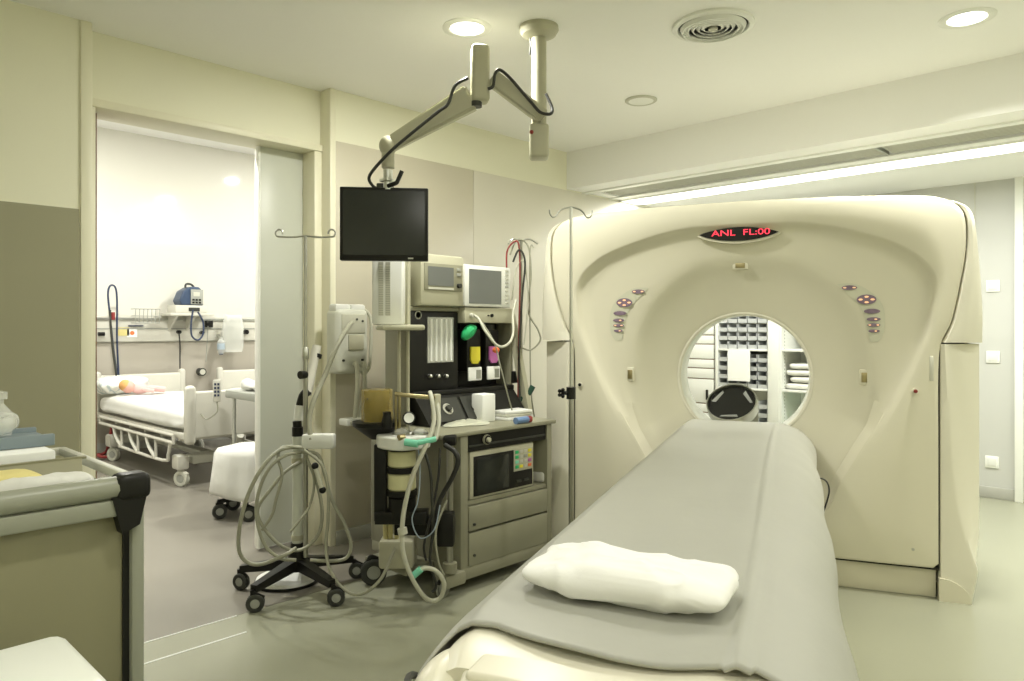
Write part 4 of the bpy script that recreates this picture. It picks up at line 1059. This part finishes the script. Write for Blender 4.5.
MB().cyl((cx,cy,.22),(cx,cy,ztop),.026,n=24).build('column',mat('stand_pale_grey',(.58,.60,.52),.4),st)
for py in (460,537): z=dep(0,py,3.63).z; MB().cyl((cx,cy,z-.012),(cx,cy,z+.012),.030,n=24).build('column_collar',M_cream2,st)
g=MB(); g.cyl((cx,cy,ztop-.01),(cx,cy,ztop+.035),.027); g.cyl((cx,cy,ztop+.03),dep(297,421,3.63),.022)
g.build('joint_black',M_black,st)
g=MB(); g.cyl(dep(298.5,420,3.63),dep(300,405,3.63),.024); g.build('joint_sleeve',M_cab,st)
g=MB(); g.tube([dep(300,407,3.63),dep(303,396,3.63),dep(308,391,3.62)],.022,14,sm=4); g.build('elbow',M_black,st)
g=MB(); g.tube([dep(307,394,3.64),dep(309,385,3.66),dep(313,365,3.70),dep(317,346,3.73)],.023,16,sm=4); wa=g.build('warmer_nozzle',M_bed,st)
g=MB(); g.cyl(dep(316.2,358,3.72),dep(317,354,3.725),.026); g.build('nozzle_band',M_black,wa)
g=MB(); 
# grey hoses wound around the column
def sh_(pts,r,m,lab,nm='coiled_hose'):
    hose(nm,lab,'hose',pts,r*.86,m,10)
sh_([(352,322,4.0),(346,330,3.85),(336,348,3.72),(325,375,3.66),(314,400,3.60),(309,420,3.58),(311,440,3.56)],.015,M_hose,'grey corrugated hose sloping from the wall warming unit down to the white stand')
sh_([(300,447,3.58),(280,450,3.50),(262,468,3.44),(248,495,3.42),(240,525,3.42),(239,550,3.44),(247,562,3.46),(262,564,3.46),(285,555,3.46),(296,548,3.50)],.011,M_hose,'widest grey hose loop hanging on the left of the white column')
sh_([(302,452,3.58),(284,456,3.50),(268,470,3.46),(258,495,3.45),(257,520,3.45),(265,545,3.46),(280,558,3.47),(296,560,3.50)],.010,M_hose,'second grey hose loop just inside the widest loop on the left')
sh_([(304,448,3.56),(283,447,3.52),(278,458,3.50),(282,475,3.50),(276,500,3.50),(272,515,3.50),(262,530,3.50)],.009,M_hose,'short grey hose bend crossing the loops left of the column')
sh_([(300,462,3.60),(285,472,3.55),(270,490,3.52),(258,508,3.50),(262,525,3.50),(280,545,3.52),(300,550,3.55),(318,535,3.58),(322,510,3.58),(316,480,3.58),(308,462,3.58)],.010,M_hose,'grey hose ring that circles the foot of the white column')
sh_([(302,452,3.56),(318,455,3.56),(325,475,3.56),(332,500,3.56),(345,525,3.56),(351,545,3.56),(346,558,3.56),(330,561,3.54),(310,560,3.52)],.010,M_hose,'grey hose loop on the right of the stand reaching the base leg')
sh_([(304,450,3.54),(322,465,3.52),(328,490,3.50),(328,520,3.50),(326,545,3.50),(330,570,3.46),(345,590,3.42),(362,594,3.40),(380,580,3.40),(390,560,3.42),(395,548,3.46)],.009,M_hose,'grey hose trailing across the floor from the stand to the cart')
sh_([(306,455,3.57),(314,480,3.57),(310,505,3.56),(300,520,3.54),(290,532,3.52)],.007,M_hose,'thin grey hose falling close to the white column')
g=MB(); g.cyl(dep(315,466,3.50),dep(322.5,490,3.50),.011); t_=thing('hose_coupling','short grey coupling with black ends hanging at the right of the white column','hose coupling',dep(319,478,3.5)); g.build('sleeve',M_hosew,t_)
for q in ((315,466),(322.5,490)): MB().sph(dep(*q,3.50),.017).build('end_cap',M_black,t_)
# thin infusion rod clamped beside the column; the round disc lies under the star base
dd=dep(287,582,3.74)
t=thing('floor_disc','round white disc with black rim lying on the floor under the black star base','disc',(dd.x,dd.y,0))
MB().lathe([(.001,0),(.158,0),(.160,.014),(.155,.016)],(dd.x,dd.y,0),48).build('rim',M_black,t)
MB().lathe([(.156,.014),(.150,.028),(.09,.040),(.03,.046),(.001,.046)],(dd.x,dd.y,0),48).build('disc_top',M_cab,t)
px0=dep(305.5,582,3.60); ix,iy=px0.x,px0.y; zp=dep(0,236,3.60).z
t=st
MB().cyl((ix,iy,.17),(ix,iy,zp-.55),.012,n=16).build('rod_lower_tube',M_steel,t)
MB().cyl((ix,iy,zp-.60),(ix,iy,zp),.008,n=14).build('rod_upper_tube',M_steel,t)
MB().lathe([(.014,0),(.018,.01),(.018,.05),(.012,.06)],(ix,iy,zp-.61),20).build('rod_collar',M_alu,t)
kb=dep(300,375,3.57); MB().cyl(kb,(ix,iy,kb.z),.02,n=16).build('rod_knob',M_black,t)
def hookset(t,x,y,z,span,yawd,drop,r=.004,curl=.028):
    d=Vector((math.cos(yawd),math.sin(yawd),0))
    for s_ in (-1,1):
        g=MB(); e=Vector((x,y,z))+d*s_*span
        pts=[Vector((x,y,z)),Vector((x,y,z))+d*s_*span*.5+Vector((0,0,-.006*1)),e+Vector((0,0,drop)) ]
        for k in range(1,7):
            a_=PI*.5+ -k*PI*1.6/6
            pts.append(e+d*s_*(curl*math.cos(-a_+0)*1.0)*-1*(-1 if k<0 else 1)*0 + d*s_*curl*math.sin(k*PI*1.6/6) + Vector((0,0,drop+curl-curl*math.cos(k*PI*1.6/6))))
        g.tube(pts,r,8); g.build('hook',M_steel,t)
hookset(t,ix,iy,zp,.13,YAW,-.004,.0045,.018)
# bracket tray on pole
p=dep(319,441,3.58); MB().box(p.x-.078,p.x+.078,p.y-.03,p.y+.03,p.z-.036,p.z+.036,bev=.010,rot=RA).build('bracket_tray',M_cab,t)
# tall iv pole by the scanner
p=dep(571,520,3.70); jx,jy=p.x,p.y; DJ=3.70
t=thing('iv_pole','tall steel infusion pole with black clamp knob before the scanner\'s left side','infusion pole',(jx,jy,0))
zk=dep(0,393,DJ).z; zt=dep(0,207,DJ).z
MB().cyl((jx,jy,.07),(jx,jy,zk),.0125,n=18).build('lower_tube',M_steel,t)
MB().cyl((jx,jy,zk),(jx,jy,zt),.0075,n=14).build('upper_tube',M_alu,t)
g=MB(); g.cyl((jx,jy,zk-.03),(jx,jy,zk+.03),.024,n=20); c_=dep(562,393,DJ-.02)
g.cyl((jx,jy,zk),c_,.010,n=12)
for k in range(5):
    a_=2*PI*k/5; g.sph(c_+Vector((.004*math.cos(a_),.0,.017*math.sin(a_)))+Vector((math.cos(YAW),math.sin(YAW),0))*.012*math.cos(a_),.010,u=10,v=8)
g.build('clamp_knob',M_black,t)
for s_ in (-1,1):
    d=Vector((math.cos(YAW+.1),math.sin(YAW+.1),0)); g=MB()
    g.tube([Vector((jx,jy,zt))+d*s_*u_+Vector((0,0,v_)) for u_,v_ in ((0,0),(.045,-.012),(.066,-.030),(.080,-.050),(.096,-.052),(.108,-.036),(.110,-.016))],.004,8); g.build('hook',M_steel,t)
for k in range(5):
    a_=2*PI*k/5+.3; e=Vector((jx+.25*math.cos(a_),jy+.25*math.sin(a_),0))
    beam((jx,jy,.085),(e.x,e.y,.075),.035,.03,.022,.022,'base_leg',M_alu,t,.004); castor(t,e.x,e.y,.030,M_grey,M_black,.075,head=a_)
# ================================================================ WARD BEYOND THE DOOR
def hx(px,py,o=.0): return onX(px,py,HX+o)
# headwall rail panel
za=hx(170,316).z; zb=hx(170,341).z
t=thing('headwall_panel','long white supply rail panel with sockets along the ward wall above the beds','supply rail',(HX,3.2,zb))
box(HX,HX+.05,1.6,5.4,zb,za,bev=.006).build('panel',M_bed,t)
box(HX+.05,HX+.065,1.6,5.4,za-.05,za-.025).build('rail',M_alu,t)
box(HX+.05,HX+.056,1.6,5.4,(za+zb)/2-.008,(za+zb)/2+.004).build('groove',M_grey,t)
for px,py,w in ((178,332,.03),(201,332.5,.03),(245,332,.04)):
    p=hx(px,py,.05); MB().cyl(p,p+Vector((.05,0,0)),w*.7).build('outlet',M_black,t)
p=hx(208,324,.05); MB().box(p.x,p.x+.05,p.y-.04,p.y+.04,p.z-.04,p.z+.04,bev=.006).build('outlet',M_black,t)
p=hx(123,332,.052); l_=MB().box(p.x,p.x+.003,p.y-.05,p.y+.06,p.z-.04,p.z+.05).build('yellow_notice',M_sponge,t)
p=hx(132,333,.052); MB().box(p.x,p.x+.003,p.y-.05,p.y+.05,p.z-.045,p.z+.045).build('paper_notice',M_paper,t)
g=MB(); g.cyl((p.x+.004,p.y,p.z),(p.x+.006,p.y,p.z),.022); g.build('notice_mark',M_orange,t)
p=hx(140,326,.056); MB().box(p.x,p.x+.01,p.y-.12,p.y+.03,p.z-.004,p.z+.008).build('blue_strip',M_blue,t)
# wire basket
def wire_basket(px0,px1,py0,py1,lab):
    a=hx(px0,py0,.07); b=hx(px1,py1,.07); t=thing('wire_basket',lab,'basket',(a.x,(a.y+b.y)/2,b.z)); g=MB()
    for k in range(7):
        y=a.y+(b.y-a.y)*k/6; g.tube([(a.x,y,a.z),(a.x+.14,y,a.z),(a.x+.12,y,b.z),(a.x,y,b.z)],.004,6,sm=0)
    for z in (a.z,(a.z+b.z)/2,b.z): g.tube([(a.x,a.y,z),(a.x+.13,a.y,z),(a.x+.13,b.y,z),(a.x,b.y,z)],.004,6,sm=0)
    g.build('wires',M_grey,t); return t
wire_basket(131,155,309,323,'chrome wire basket on the ward supply rail left of the blue monitor')
# shelf with monitor
a=hx(162,313,.1); b=hx(214,313,.1)
t=thing('wall_shelf','white bracket shelf on the ward wall under the blue monitor','shelf',(HX,(a.y+b.y)/2,a.z))
box(HX+.05,HX+.34,a.y,b.y-.1,a.z-.03,a.z,bev=.004).build('shelf_board',M_bed,t)
g=MB(); 
for y in (a.y+.08,b.y-.3): g.prism([(HX+.05,y,a.z-.03),(HX+.30,y,a.z-.03),(HX+.05,y,a.z-.20)],(0,.02,0))
g.build('bracket',M_bed,t)
zs_=a.z
p=onX(175,306,HX+.2)
t=thing('infusion_device','flat cream device with small display on the ward shelf beneath the blue monitor','medical device',(p.x,p.y,zs_))
box(HX+.08,HX+.32,a.y+.06,a.y+.40,zs_,zs_+.085,bev=.008).build('casing',M_bed,t)
box(HX+.32,HX+.324,a.y+.2,a.y+.32,zs_+.02,zs_+.06).build('display',M_dgrey,t)
BA=onX(176,300,HX+.2).y; BB=onX(200,300,HX+.2).y; zt=onX(188,287,HX+.2).z
t=thing('defibrillator','blue portable monitor with grey screen standing on the ward shelf','medical monitor',(HX+.2,(BA+BB)/2,zs_))
zz0=zs_+.0866
def P(y,z): return (HX+.10,y,z)
w_=BB-BA
g=MB(); g.prism([P(BA+.0,zz0+.05),P(BA+.02,zz0),P(BB,zz0),P(BB-.01,zt-.04),P(BB-.05,zt),P(BA+.12,zt),P(BA+.04,zt-.05)],(.20,0,0)); o=g.build('casing',mat('steel_blue',(.04,.065,.12),.4),t)
k_=o.modifiers.new('b','BEVEL'); k_.width=.015; k_.segments=3
box(HX+.30,HX+.312,BA+w_*.45,BB-.01,zz0+.01,zt-.03,bev=.004).build('front_panel',M_grey,t)
box(HX+.312,HX+.315,BA+w_*.55,BB-.05,zz0+.10,zt-.06).build('screen',M_lgrey,t)
g=MB()
for k in range(3):
    for j in range(2): g.box(HX+.312,HX+.316,BA+w_*.5+k*.035,BA+w_*.5+k*.035+.025,zz0+.02+j*.03,zz0+.04+j*.03)
g.build('buttons',M_black,t)
g=MB(); g.tube([(HX+.2,BA+.10,zt-.01),(HX+.2,BA+.11,zt+.03),(HX+.2,BB-.10,zt+.03),(HX+.2,BB-.06,zt-.01)],.012,8,sm=3); g.build('handle',M_dgrey,t)
def whose(nm,lab,c,pts,r,m,o=.12):
    P_=[onX(px,py,HX+o) for px,py in pts]; g=MB(); g.tube(P_,r,8); single(g,nm,m,P_[0],lab,c,ang=60)
whose('blue_hose','dark blue loop of tube hanging below the blue ward monitor','hose',[(193,310),(191,325),(192,336),(198,340),(203,334),(203,322),(198,312)],.010,M_blue,.34)
whose('blue_hose','tall narrow blue hose loop hanging down onto the bed\'s head end','hose',[(118,382),(113,345),(110,315),(108,295),(110,286),(115,287),(117,300),(117,340),(119,382)],.010,M_blue,.20)
whose('thermometer_cable','grey cable looped inside the tall blue hose','cable',[(117,380),(113,350),(111,330),(110,310)],.011,M_dgrey,.22)
p=onX(113,316,HX+.2); single(MB().cyl((p.x,p.y,p.z-.04),(p.x,p.y,p.z+.04),.02),'red_valve',M_red,p,'small red valve on the tall blue hose','valve')
whose('power_cord','black cord dropping from the ward wall socket to behind the bed','cord',[(179,333),(180,345),(180,360),(180,372)],.008,M_rubber,.10)
whose('power_cord','thin dark cord hanging from the square ward outlet','cord',[(208,326),(207,345),(206,362)],.005,M_grey,.10)
p=onX(203,372,HX+.1); t=thing('suction_regulator','dark round regulator on the wainscot between the two beds','regulator',(HX+.03,p.y,p.z))
MB().cyl((HX+.01,p.y,p.z),(HX+.09,p.y,p.z),.045).build('dial_body',M_dgrey,t); MB().cyl((HX+.09,p.y,p.z),(HX+.095,p.y,p.z),.032).build('dial_face',M_lgrey,t)
# bag of tubes and bottle
a=onX(233,335,HX+.15)
t=thing('hanging_tube_bag','clear plastic bag of tubing hanging on the ward rail at the door side','bag',(HX+.1,a.y,1.0))
zt=onX(0+233,315,HX+.15).z; zb=onX(233,352,HX+.15).z
g=MB()
def hb(u,v):
    th=u*2*PI; k=.05+.06*math.sin(PI*min(1,.15+v*.8)); 
    return Vector((HX+.15+k*.7*math.cos(th),a.y+ (.13 if v>.05 else .12)*math.sin(th)*(.8+.2*math.sin(v*3))+.01*noise.noise(Vector((th,v*5,1))),zt+(zb-zt)*v))
g.grid(hb,28,12,closeu=True); g.build('bag',M_clear,t)
g=MB()
for k in range(6): g.tube([(HX+.14,a.y-.08+.03*k,zt-.02),(HX+.16,a.y-.07+.027*k,(zt+zb)/2),(HX+.14,a.y-.08+.032*k,zb+.04)],.007,6)
g.build('tubes',M_hose,t)
p=onX(221,346,HX+.15); t=thing('wall_bottle','small clear bottle with blue label hung left of the tube bag','bottle',(p.x,p.y,p.z-.08))
MB().lathe([(.001,-.09),(.03,-.09),(.04,-.06),(.042,.05),(.02,.08),(.02,.10),(.001,.10)],p,20).build('bottle',M_clear,t)
MB().lathe([(.043,-.04),(.043,.03)],p,20).build('label',M_lblue,t); MB().lathe([(.001,-.10),(.022,-.10),(.026,-.06),(.001,-.06)],p,16).build('cap',M_blue,t)
MB().cyl(p+Vector((0,0,.09)),(HX+.05,p.y,p.z+.12),.012).build('bracket',M_alu,t)
p=onX(102,334,HX+.1); t=thing('wall_valve','dark valve on the ward wall at the left edge of the doorway','valve',(HX,p.y,p.z))
MB().cyl((HX,p.y,p.z),(HX+.08,p.y,p.z),.02).build('body',M_alu,t); MB().cyl((HX+.08,p.y-.03,p.z),(HX+.08,p.y+.03,p.z),.02).build('lever',M_black,t)
# beds
def bed(y0,lab,x1=-5.96):
    x0=-8.30; y1=y0+.92
    t=thing('hospital_bed',lab,'bed',((x0+x1)/2,(y0+y1)/2,0))
    box(x0,x0+.05,y0,y1,.40,.82,bev=.022,seg=3).build('headboard',M_bed,t)
    for yy in (y0,y1-.07): box(x0-.01,x0+.06,yy,yy+.07,.35,.86,bev=.03,seg=3).build('headboard_post',M_bed,t)
    box(x1-.05,x1,y0+.02,y1-.02,.40,.79,bev=.022,seg=3).build('footboard',M_bed,t)
    for yy in (y0,y1-.09): box(x1-.065,x1+.015,yy,yy+.09,.36,.84,bev=.035,seg=3).build('footboard_post',M_bed,t)
    g=MB()
    for yy in (y0+.0,y1-.04): g.box(x0+.04,x1-.04,yy,yy+.04,.40,.45,bev=.006)
    for k in range(6): x=x0+.2+k*(x1-x0-.4)/5; g.box(x-.02,x+.02,y0+.03,y1-.03,.37,.41)
    g.build('frame',M_bed,t)
    for yy in (y0-.035,y1+.035):
        g=MB()
        g.tube([(x0+.35,yy,.43),(x1-.15,yy,.43)],.014,8,sm=0)
        g.tube([(x0+.35,yy,.37),(x1-.15,yy,.37)],.016,8,sm=0)
        for k in range(3):
            x=x0+.75+k*.42; g.tube([(x,yy,.37),(x+.06,yy,.28),(x+.22,yy,.20)],.016,8,sm=3); g.tube([(x+.22,yy,.20),(x+.22,yy,.36)],.013,8,sm=0)
        g.tube([(x0+.9,yy,.20),(x1-.38,yy,.20),(x1-.26,yy,.26),(x1-.22,yy,.37)],.014,8,sm=3)
        for x in (x0+.35,x1-.15): g.tube([(x,yy,.44),(x,yy,.36)],.014,8,sm=0)
        g.build('side_rail',M_bed,t)
    g=MB()
    for x in (x0+.45,x1-.25): g.box(x-.09,x+.09,y0+.12,y1-.12,.17,.24,bev=.02); g.cyl((x,(y0+y1)/2,.2),(x+.25,(y0+y1)/2,.40),.03)
    g.box(x0+.4,x1-.2,(y0+y1)/2-.05,(y0+y1)/2+.05,.14,.19,bev=.01); g.build('lifting_gear',M_lgrey,t)
    for x in (x0+.47,x1-.2):
        for yy in (y0+.03,y1-.06):
            box(x-.07,x+.07,yy-.04,yy+.06,.14,.26,bev=.02).build('castor_cover',M_bed,t)
            castor(t,x,yy,.065,M_lgrey,M_bed,.16,head=.5,w=.04)
    g=MB()
    def mf(u,v):
        th=u*2*PI; ph=-PI/2+v*PI; sp=lambda w_,e: math.copysign(abs(w_)**e,w_)
        X=(x1-x0-.16)/2*sp(math.cos(ph),.25)*sp(math.cos(th),.15); Y=.46*sp(math.cos(ph),.25)*sp(math.sin(th),.2); Z=.095*sp(math.sin(ph),.7)
        nz=noise.noise(Vector((X*3,Y*6,y0)))*.012
        if Z<-.02: Y*=1.03+.02*math.sin(X*14)
        return Vector(((x0+x1)/2+X,(y0+y1)/2+Y,.545+Z+nz))
    g.grid(mf,120,18,closeu=True); g.build('mattress_sheet',M_cloth,t,ang=80)
    return t
bed(2.38,'cream hospital bed with white sheet nearest the doorway in the ward')
bed(3.66,'second cream hospital bed, mostly hidden behind the sliding door')
g=MB(Matrix.Translation((-8.03,2.56,0))@Matrix.Rotation(.15,4,'Z')); g.grid(pillow_fn(0,0,.73,.19,.24,.085,6,.5,.03),60,26,closeu=True)
single(g,'bed_pillow',M_stripe,(-8.03,2.56,.64),'blue-white striped pillow at the head of the first ward bed','pillow',ang=180)
p=dep(140,392,7.25); dx,dy=p.x,p.y
t=thing('baby_doll','small doll in pink clothes with orange hair lying on the first ward bed','doll',(dx,dy,.65))
z0=.655
g=MB()
def dsk(pts): g.tube(pts[0],pts[1],10,sm=6,rr=pts[2])
g.sph((dx,dy-.0,z0+.05),.07,(1,1.2,.75)); g.tube([(dx,dy+.05,z0+.05),(dx+.03,dy+.14,z0+.045),(dx+.05,dy+.22,z0+.03)],.03,10); g.tube([(dx-.03,dy+.05,z0+.05),(dx-.04,dy+.14,z0+.045),(dx-.02,dy+.22,z0+.03)],.03,10)
g.tube([(dx+.05,dy,z0+.05),(dx+.10,dy+.04,z0+.04),(dx+.12,dy+.09,z0+.03)],.02,10); g.tube([(dx-.04,dy,z0+.06),(dx-.08,dy+.03,z0+.05),(dx-.11,dy+.08,z0+.04)],.02,10)
g.build('body',mat('pink_romper',(.75,.48,.46),.8),t)
g=MB(); g.sph((dx,dy-.11,z0+.075),.062,(1,1,1)); g.build('head',M_skin,t)
g=MB(); g.sph((dx-.01,dy-.135,z0+.09),.064,(1,.85,.9)); g.build('hair',M_hair,t)
# red tube below the bed
p=dep(104,455,7.3); g=MB(); g.tube([dep(112,425,7.2),dep(110,438,7.2),dep(106,452,7.3),dep(98,455,7.3),dep(103,457,7.2),dep(112,456,7.2)],.016,8)
single(g,'red_hose',M_red,p,'red hose hanging below the near ward bed down to the floor','hose',ang=60)
# bed handset hung on the footboard
p=dep(217,392,5.91)
t=thing('bed_handset','cream bed remote control with blue keys hanging at the footboard of the first ward bed','remote control',p)
R_=Matrix.Rotation(math.radians(60),4,'Z')
MB().box(p.x-.03,p.x+.03,p.y-.015,p.y+.015,p.z-.08,p.z+.10,bev=.01,rot=R_).build('handset',M_bed,t)
kk=[(-.012,.06),(.012,.06),(-.012,.03),(.012,.03),(-.012,0),(.012,0),(-.012,-.03),(.012,-.03)]
g=MB(Matrix.Translation(p)@R_)
for x_,z_ in kk: g.box(x_-.008,x_+.008,-.019,-.013,z_-.005,z_+.013)
g.build('keys',M_blue,t)
g=MB(); g.tube([p+Vector((0,0,-.08)),p+Vector((0,0,-.16)),p+Vector((-.05,-.06,-.22)),p+Vector((-.12,-.08,-.18))],.006,6); g.build('cord',M_hose,t)
# instrument table with plastic on top
tx0,tx1,ty0,ty1=-5.55,-5.05,2.52,3.02
t=thing('overbed_table','grey-topped table on steel legs just beyond the sliding door','table',((tx0+tx1)/2,(ty0+ty1)/2,0))
box(tx0,tx1,ty0,ty1,.765,.825,bev=.008).build('tabletop',M_grey,t)
for x,y in ((tx0+.05,ty0+.05),(tx1-.05,ty0+.05),(tx0+.05,ty1-.05),(tx1-.05,ty1-.05)): MB().cyl((x,y,.0),(x,y,.77),.015).build('leg',M_alu,t)
g=MB(); g.grid(pillow_fn(-5.28,2.72,.876,.16,.15,.052,12,.6,.05),60,26,closeu=True); single(g,'plastic_bundle',M_cloth,(-5.28,2.72,.827),'crumpled white plastic bundle on the grey-topped table','plastic bundle',ang=180)
# stool covered with white plastic on castors
p=dep(247,500,5.10); qx,qy=p.x,p.y
t=thing('covered_stool','low wheeled stool under a white plastic cover beside the sliding door','stool',(qx,qy,0))
g=MB()
def cv(u,v):
    th=u*2*PI; k=[(0,.485),(.12,.487),(.19,.475),(.215,.44),(.225,.36),(.24,.27),(.25,.19),(.24,.16)][round(v*7)]
    r=k[0]*(1+.05*math.sin(th*5+v*3)*v+.03*math.sin(th*11)*v)
    return Vector((qx+r*math.cos(th),qy+r*math.sin(th),k[1]+.02*math.sin(th*3)*v))
g.grid(cv,60,8,closeu=True); g.build('plastic_cover',M_cloth,t,ang=80,solid=.003)
MB().cyl((qx,qy,.10),(qx,qy,.45),.03).build('stem',M_dgrey,t)
for k in range(5):
    a_=2*PI*k/5+math.radians(-172); e=(qx+.20*math.cos(a_),qy+.20*math.sin(a_))
    beam((qx,qy,.13),(e[0],e[1],.115),.04,.03,.03,.025,'base_leg',M_black,t,.004); castor(t,e[0],e[1],.05,M_dgrey,M_black,.11,head=1.13,w=.045)
# ================================================================ FOREGROUND TROLLEY
ZT=.98
c1_=onZ(148,474,ZT); TX1=c1_.x; TY1=c1_.y     # near right top corner
TX0=TX1-.62; TY0=TY1-.95
t=thing('instrument_trolley','olive metal trolley with grey rails and black corner bumper in the left foreground','trolley',((TX0+TX1)/2,(TY0+TY1)/2,0))
box(TX0+.02,TX1-.025,TY0+.02,TY1-.03,.12,ZT-.06,bev=.004).build('body',M_trol,t)
g=MB(); g.tube([(TX1-.012,TY0,ZT-.022),(TX1-.012,TY1-.06,ZT-.022)],.024,14,sm=0); g.box(TX1-.03,TX1+.006,TY0,TY1-.06,ZT-.082,ZT-.045,bev=.006); g.build('front_rail',M_rail,t)
g=MB(); g.box(TX0,TX1-.02,TY1-.022,TY1,ZT-.03,ZT-.008,bev=.006); g.box(TX0,TX0+.02,TY0,TY1,ZT-.03,ZT-.008,bev=.006); g.box(TX0,TX1-.02,TY0,TY0+.02,ZT-.03,ZT-.008,bev=.006); g.build('rim_rail',M_lgrey,t)
g=MB(); g.box(TX0+.01,TX1-.03,TY0+.01,TY1-.02,ZT-.062,ZT-.048); g.build('top_sheet',M_grey,t)
g=MB(); g.box(TX1-.045,TX1+.016,TY1-.065,TY1+.004,ZT-.05,ZT+.006,bev=.014,seg=3)
g.prism([(TX1+.010,TY1-.075,ZT-.04),(TX1+.010,TY1-.005,ZT-.04),(TX1+.010,TY1-.02,ZT-.105),(TX1+.010,TY1-.055,ZT-.120)],(-.05,0,0)); o=g.build('corner_bumper',M_black,t)
g=MB(); g.box(TX1-.035,TX1-.005,TY1-.032,TY1-.004,.08,ZT-.03,bev=.008); g.build('corner_post',M_rail,t)
g=MB(); g.box(TX1-.028,TX1-.02,TY1-.045,TY1-.032,.12,ZT-.06); g.build('post_gap',M_black,t)
for x,y in ((TX0+.08,TY0+.08),(TX1-.08,TY0+.08),(TX0+.08,TY1-.08),(TX1-.08,TY1-.08)): castor(t,x,y,.05,M_dgrey,M_black,.125)
# raised grey divider / flap; darker olive colour stands for its shaded underside
fz=ZT
a=onX(75,451,TX1-.28); 
g=MB(); y1=a.y; 
g.prism([(TX1-.22,TY0+.03,ZT-.046),(TX1-.22,y1,ZT-.046),(TX1-.27,y1+.01,ZT+.012),(TX1-.27,TY0+.03,ZT+.012)],(.006,0,0)); g.box(TX1-.276,TX1-.262,TY0+.03,y1+.02,ZT+.008,ZT+.014)
g.build('divider_flap',M_trol,t)
def soft(cx,cy,cz,a,b,c,rz,seed,m,name,lab,cat,lump=.02,e=.5):
    g=MB(Matrix.Translation((cx,cy,0))@Matrix.Rotation(rz,4,'Z')); g.grid(pillow_fn(0,0,cz+c,a,b,c,seed,e,lump),56,22,closeu=True)
    return single(g,name,m,(cx,cy,cz),lab,cat,ang=180)
p=onZ(12,482,ZT-.03); soft(TX1-.13,p.y-.13,ZT-.047,.045,.16,.036,.08,4,M_sponge,'yellow_cloth','folded yellow cloth in the trolley tray behind the front rail','cloth',.008,.35)
p=onZ(45,478,ZT-.03); soft(TX1-.10,p.y-.05,ZT-.047,.042,.10,.031,-.05,8,M_cloth,'white_cloth','crumpled white cloth next to the yellow cloth in the trolley tray','cloth',.012,.6)
p=onZ(20,482,ZT-.03); soft(TX1-.17,p.y+.12,ZT-.047,.045,.10,.008,.3,11,M_cloth,'gauze_sheet','thin white gauze sheet lying behind the yellow cloth','gauze',.01,.6)
# objects at the back of the trolley
zz_=ZT-.047
g=MB(); g.box(TX0+.03,TX1-.32,TY0+.05,a.y-.03,zz_,zz_+.075,bev=.006); single(g,'paper_stack',M_paper,(TX0+.15,TY0+.3,zz_),'pale stack of wrapped packs behind the grey flap of the trolley','packs')
yb=onX(47,436,TX1-.47).y
g=MB(); g.box(TX1-.58,TX1-.40,TY0+.10,yb,zz_+.076,zz_+.093,bev=.004); g.box(TX1-.41,TX1-.395,TY0+.10,yb,zz_+.076,zz_+.105,bev=.003); g.box(TX1-.585,TX1-.57,TY0+.10,yb,zz_+.076,zz_+.105,bev=.003)
single(g,'blue_tray',mat('dusty_blue_tray',(.20,.25,.28),.4),(TX1-.49,TY0+.4,zz_+.076),'dusty blue shallow tray on the packs at the back of the trolley','tray')
yc=onX(20,425,TX1-.49).y
g=MB(Matrix.Translation((TX1-.49,yc-.10,0))); g.grid(pillow_fn(0,0,zz_+.128,.050,.10,.034,21,.7,.018),56,24,closeu=True)
single(g,'clear_bag',M_clear,(TX1-.49,yc-.06,zz_+.07),'crumpled clear plastic bag in the blue tray','bag',ang=180)
g=MB(); g.grid(lambda u,v: pillow_fn(TX1-.49,yc-.13,zz_+.122,.025,.05,.018,2,.7,.012)(u,v),40,16,closeu=True)
single(g,'gauze_roll',M_cloth,(TX1-.49,yc-.1,zz_+.08),'pale gauze roll inside the clear plastic bag','gauze roll',ang=180)
t2=thing('clear_bottle','small clear bottle top at the left end of the blue tray','bottle',(TX1-.52,yc-.16,zz_+.07))
yy=onX(3,402,TX1-.55).y
MB().lathe([(.001,zz_+.094),(.03,zz_+.094),(.032,zz_+.15),(.012,zz_+.175),(.012,zz_+.185),(.02,zz_+.187),(.02,zz_+.205),(.001,zz_+.21)],(TX1-.55,yy-.01,0),24).build('bottle_body',M_clear,t2)
# white bin with rounded lid
BZ=.74
q1=onZ(112,673,BZ); q2=onZ(50,634,BZ)
bt=thing('white_bin','white plastic bin with rounded lid beside the trolley at the left corner','bin',(q1.x,q1.y-.2,0))
rx1=q1.x; ry1=q1.y
x_b=q2.x
g=MB(); g.box(x_b-.01,rx1+.02,ry1-.42,ry1-.0,BZ-.07,BZ,bev=.030,seg=4); g.build('lid',M_bin,bt)
g=MB(); g.box(x_b+.01,rx1+.0,ry1-.40,ry1-.02,0.0,BZ-.075,bev=.025,seg=3); g.build('bin_body',M_bin,bt)
# ================================================================ CAMERA, WORLD, VIEW
cd=bpy.data.cameras.new('camera'); cam=bpy.data.objects.new('camera',cd); COL.objects.link(cam)
cam.location=(0,0,CAMZ); cam.rotation_euler=(PI/2,0,YAW)
cd.sensor_width=36; cd.lens=36*F/1024; cd.shift_y=-(340.5-HY)/1024; cd.clip_start=.02
sc.camera=cam
w=bpy.data.worlds.new('world'); sc.world=w; w.use_nodes=True
w.node_tree.nodes['Background'].inputs['Color'].default_value=(1,.98,.9,1); w.node_tree.nodes['Background'].inputs['Strength'].default_value=.05
vs=sc.view_settings; vs.view_transform='Standard'; vs.look='None'; vs.gamma=1; vs.use_curve_mapping=False; vs.exposure=EXPO
sc.cycles.max_bounces=10; sc.cycles.diffuse_bounces=6; sc.cycles.transparent_max_bounces=12
sc.cycles.use_denoising=True
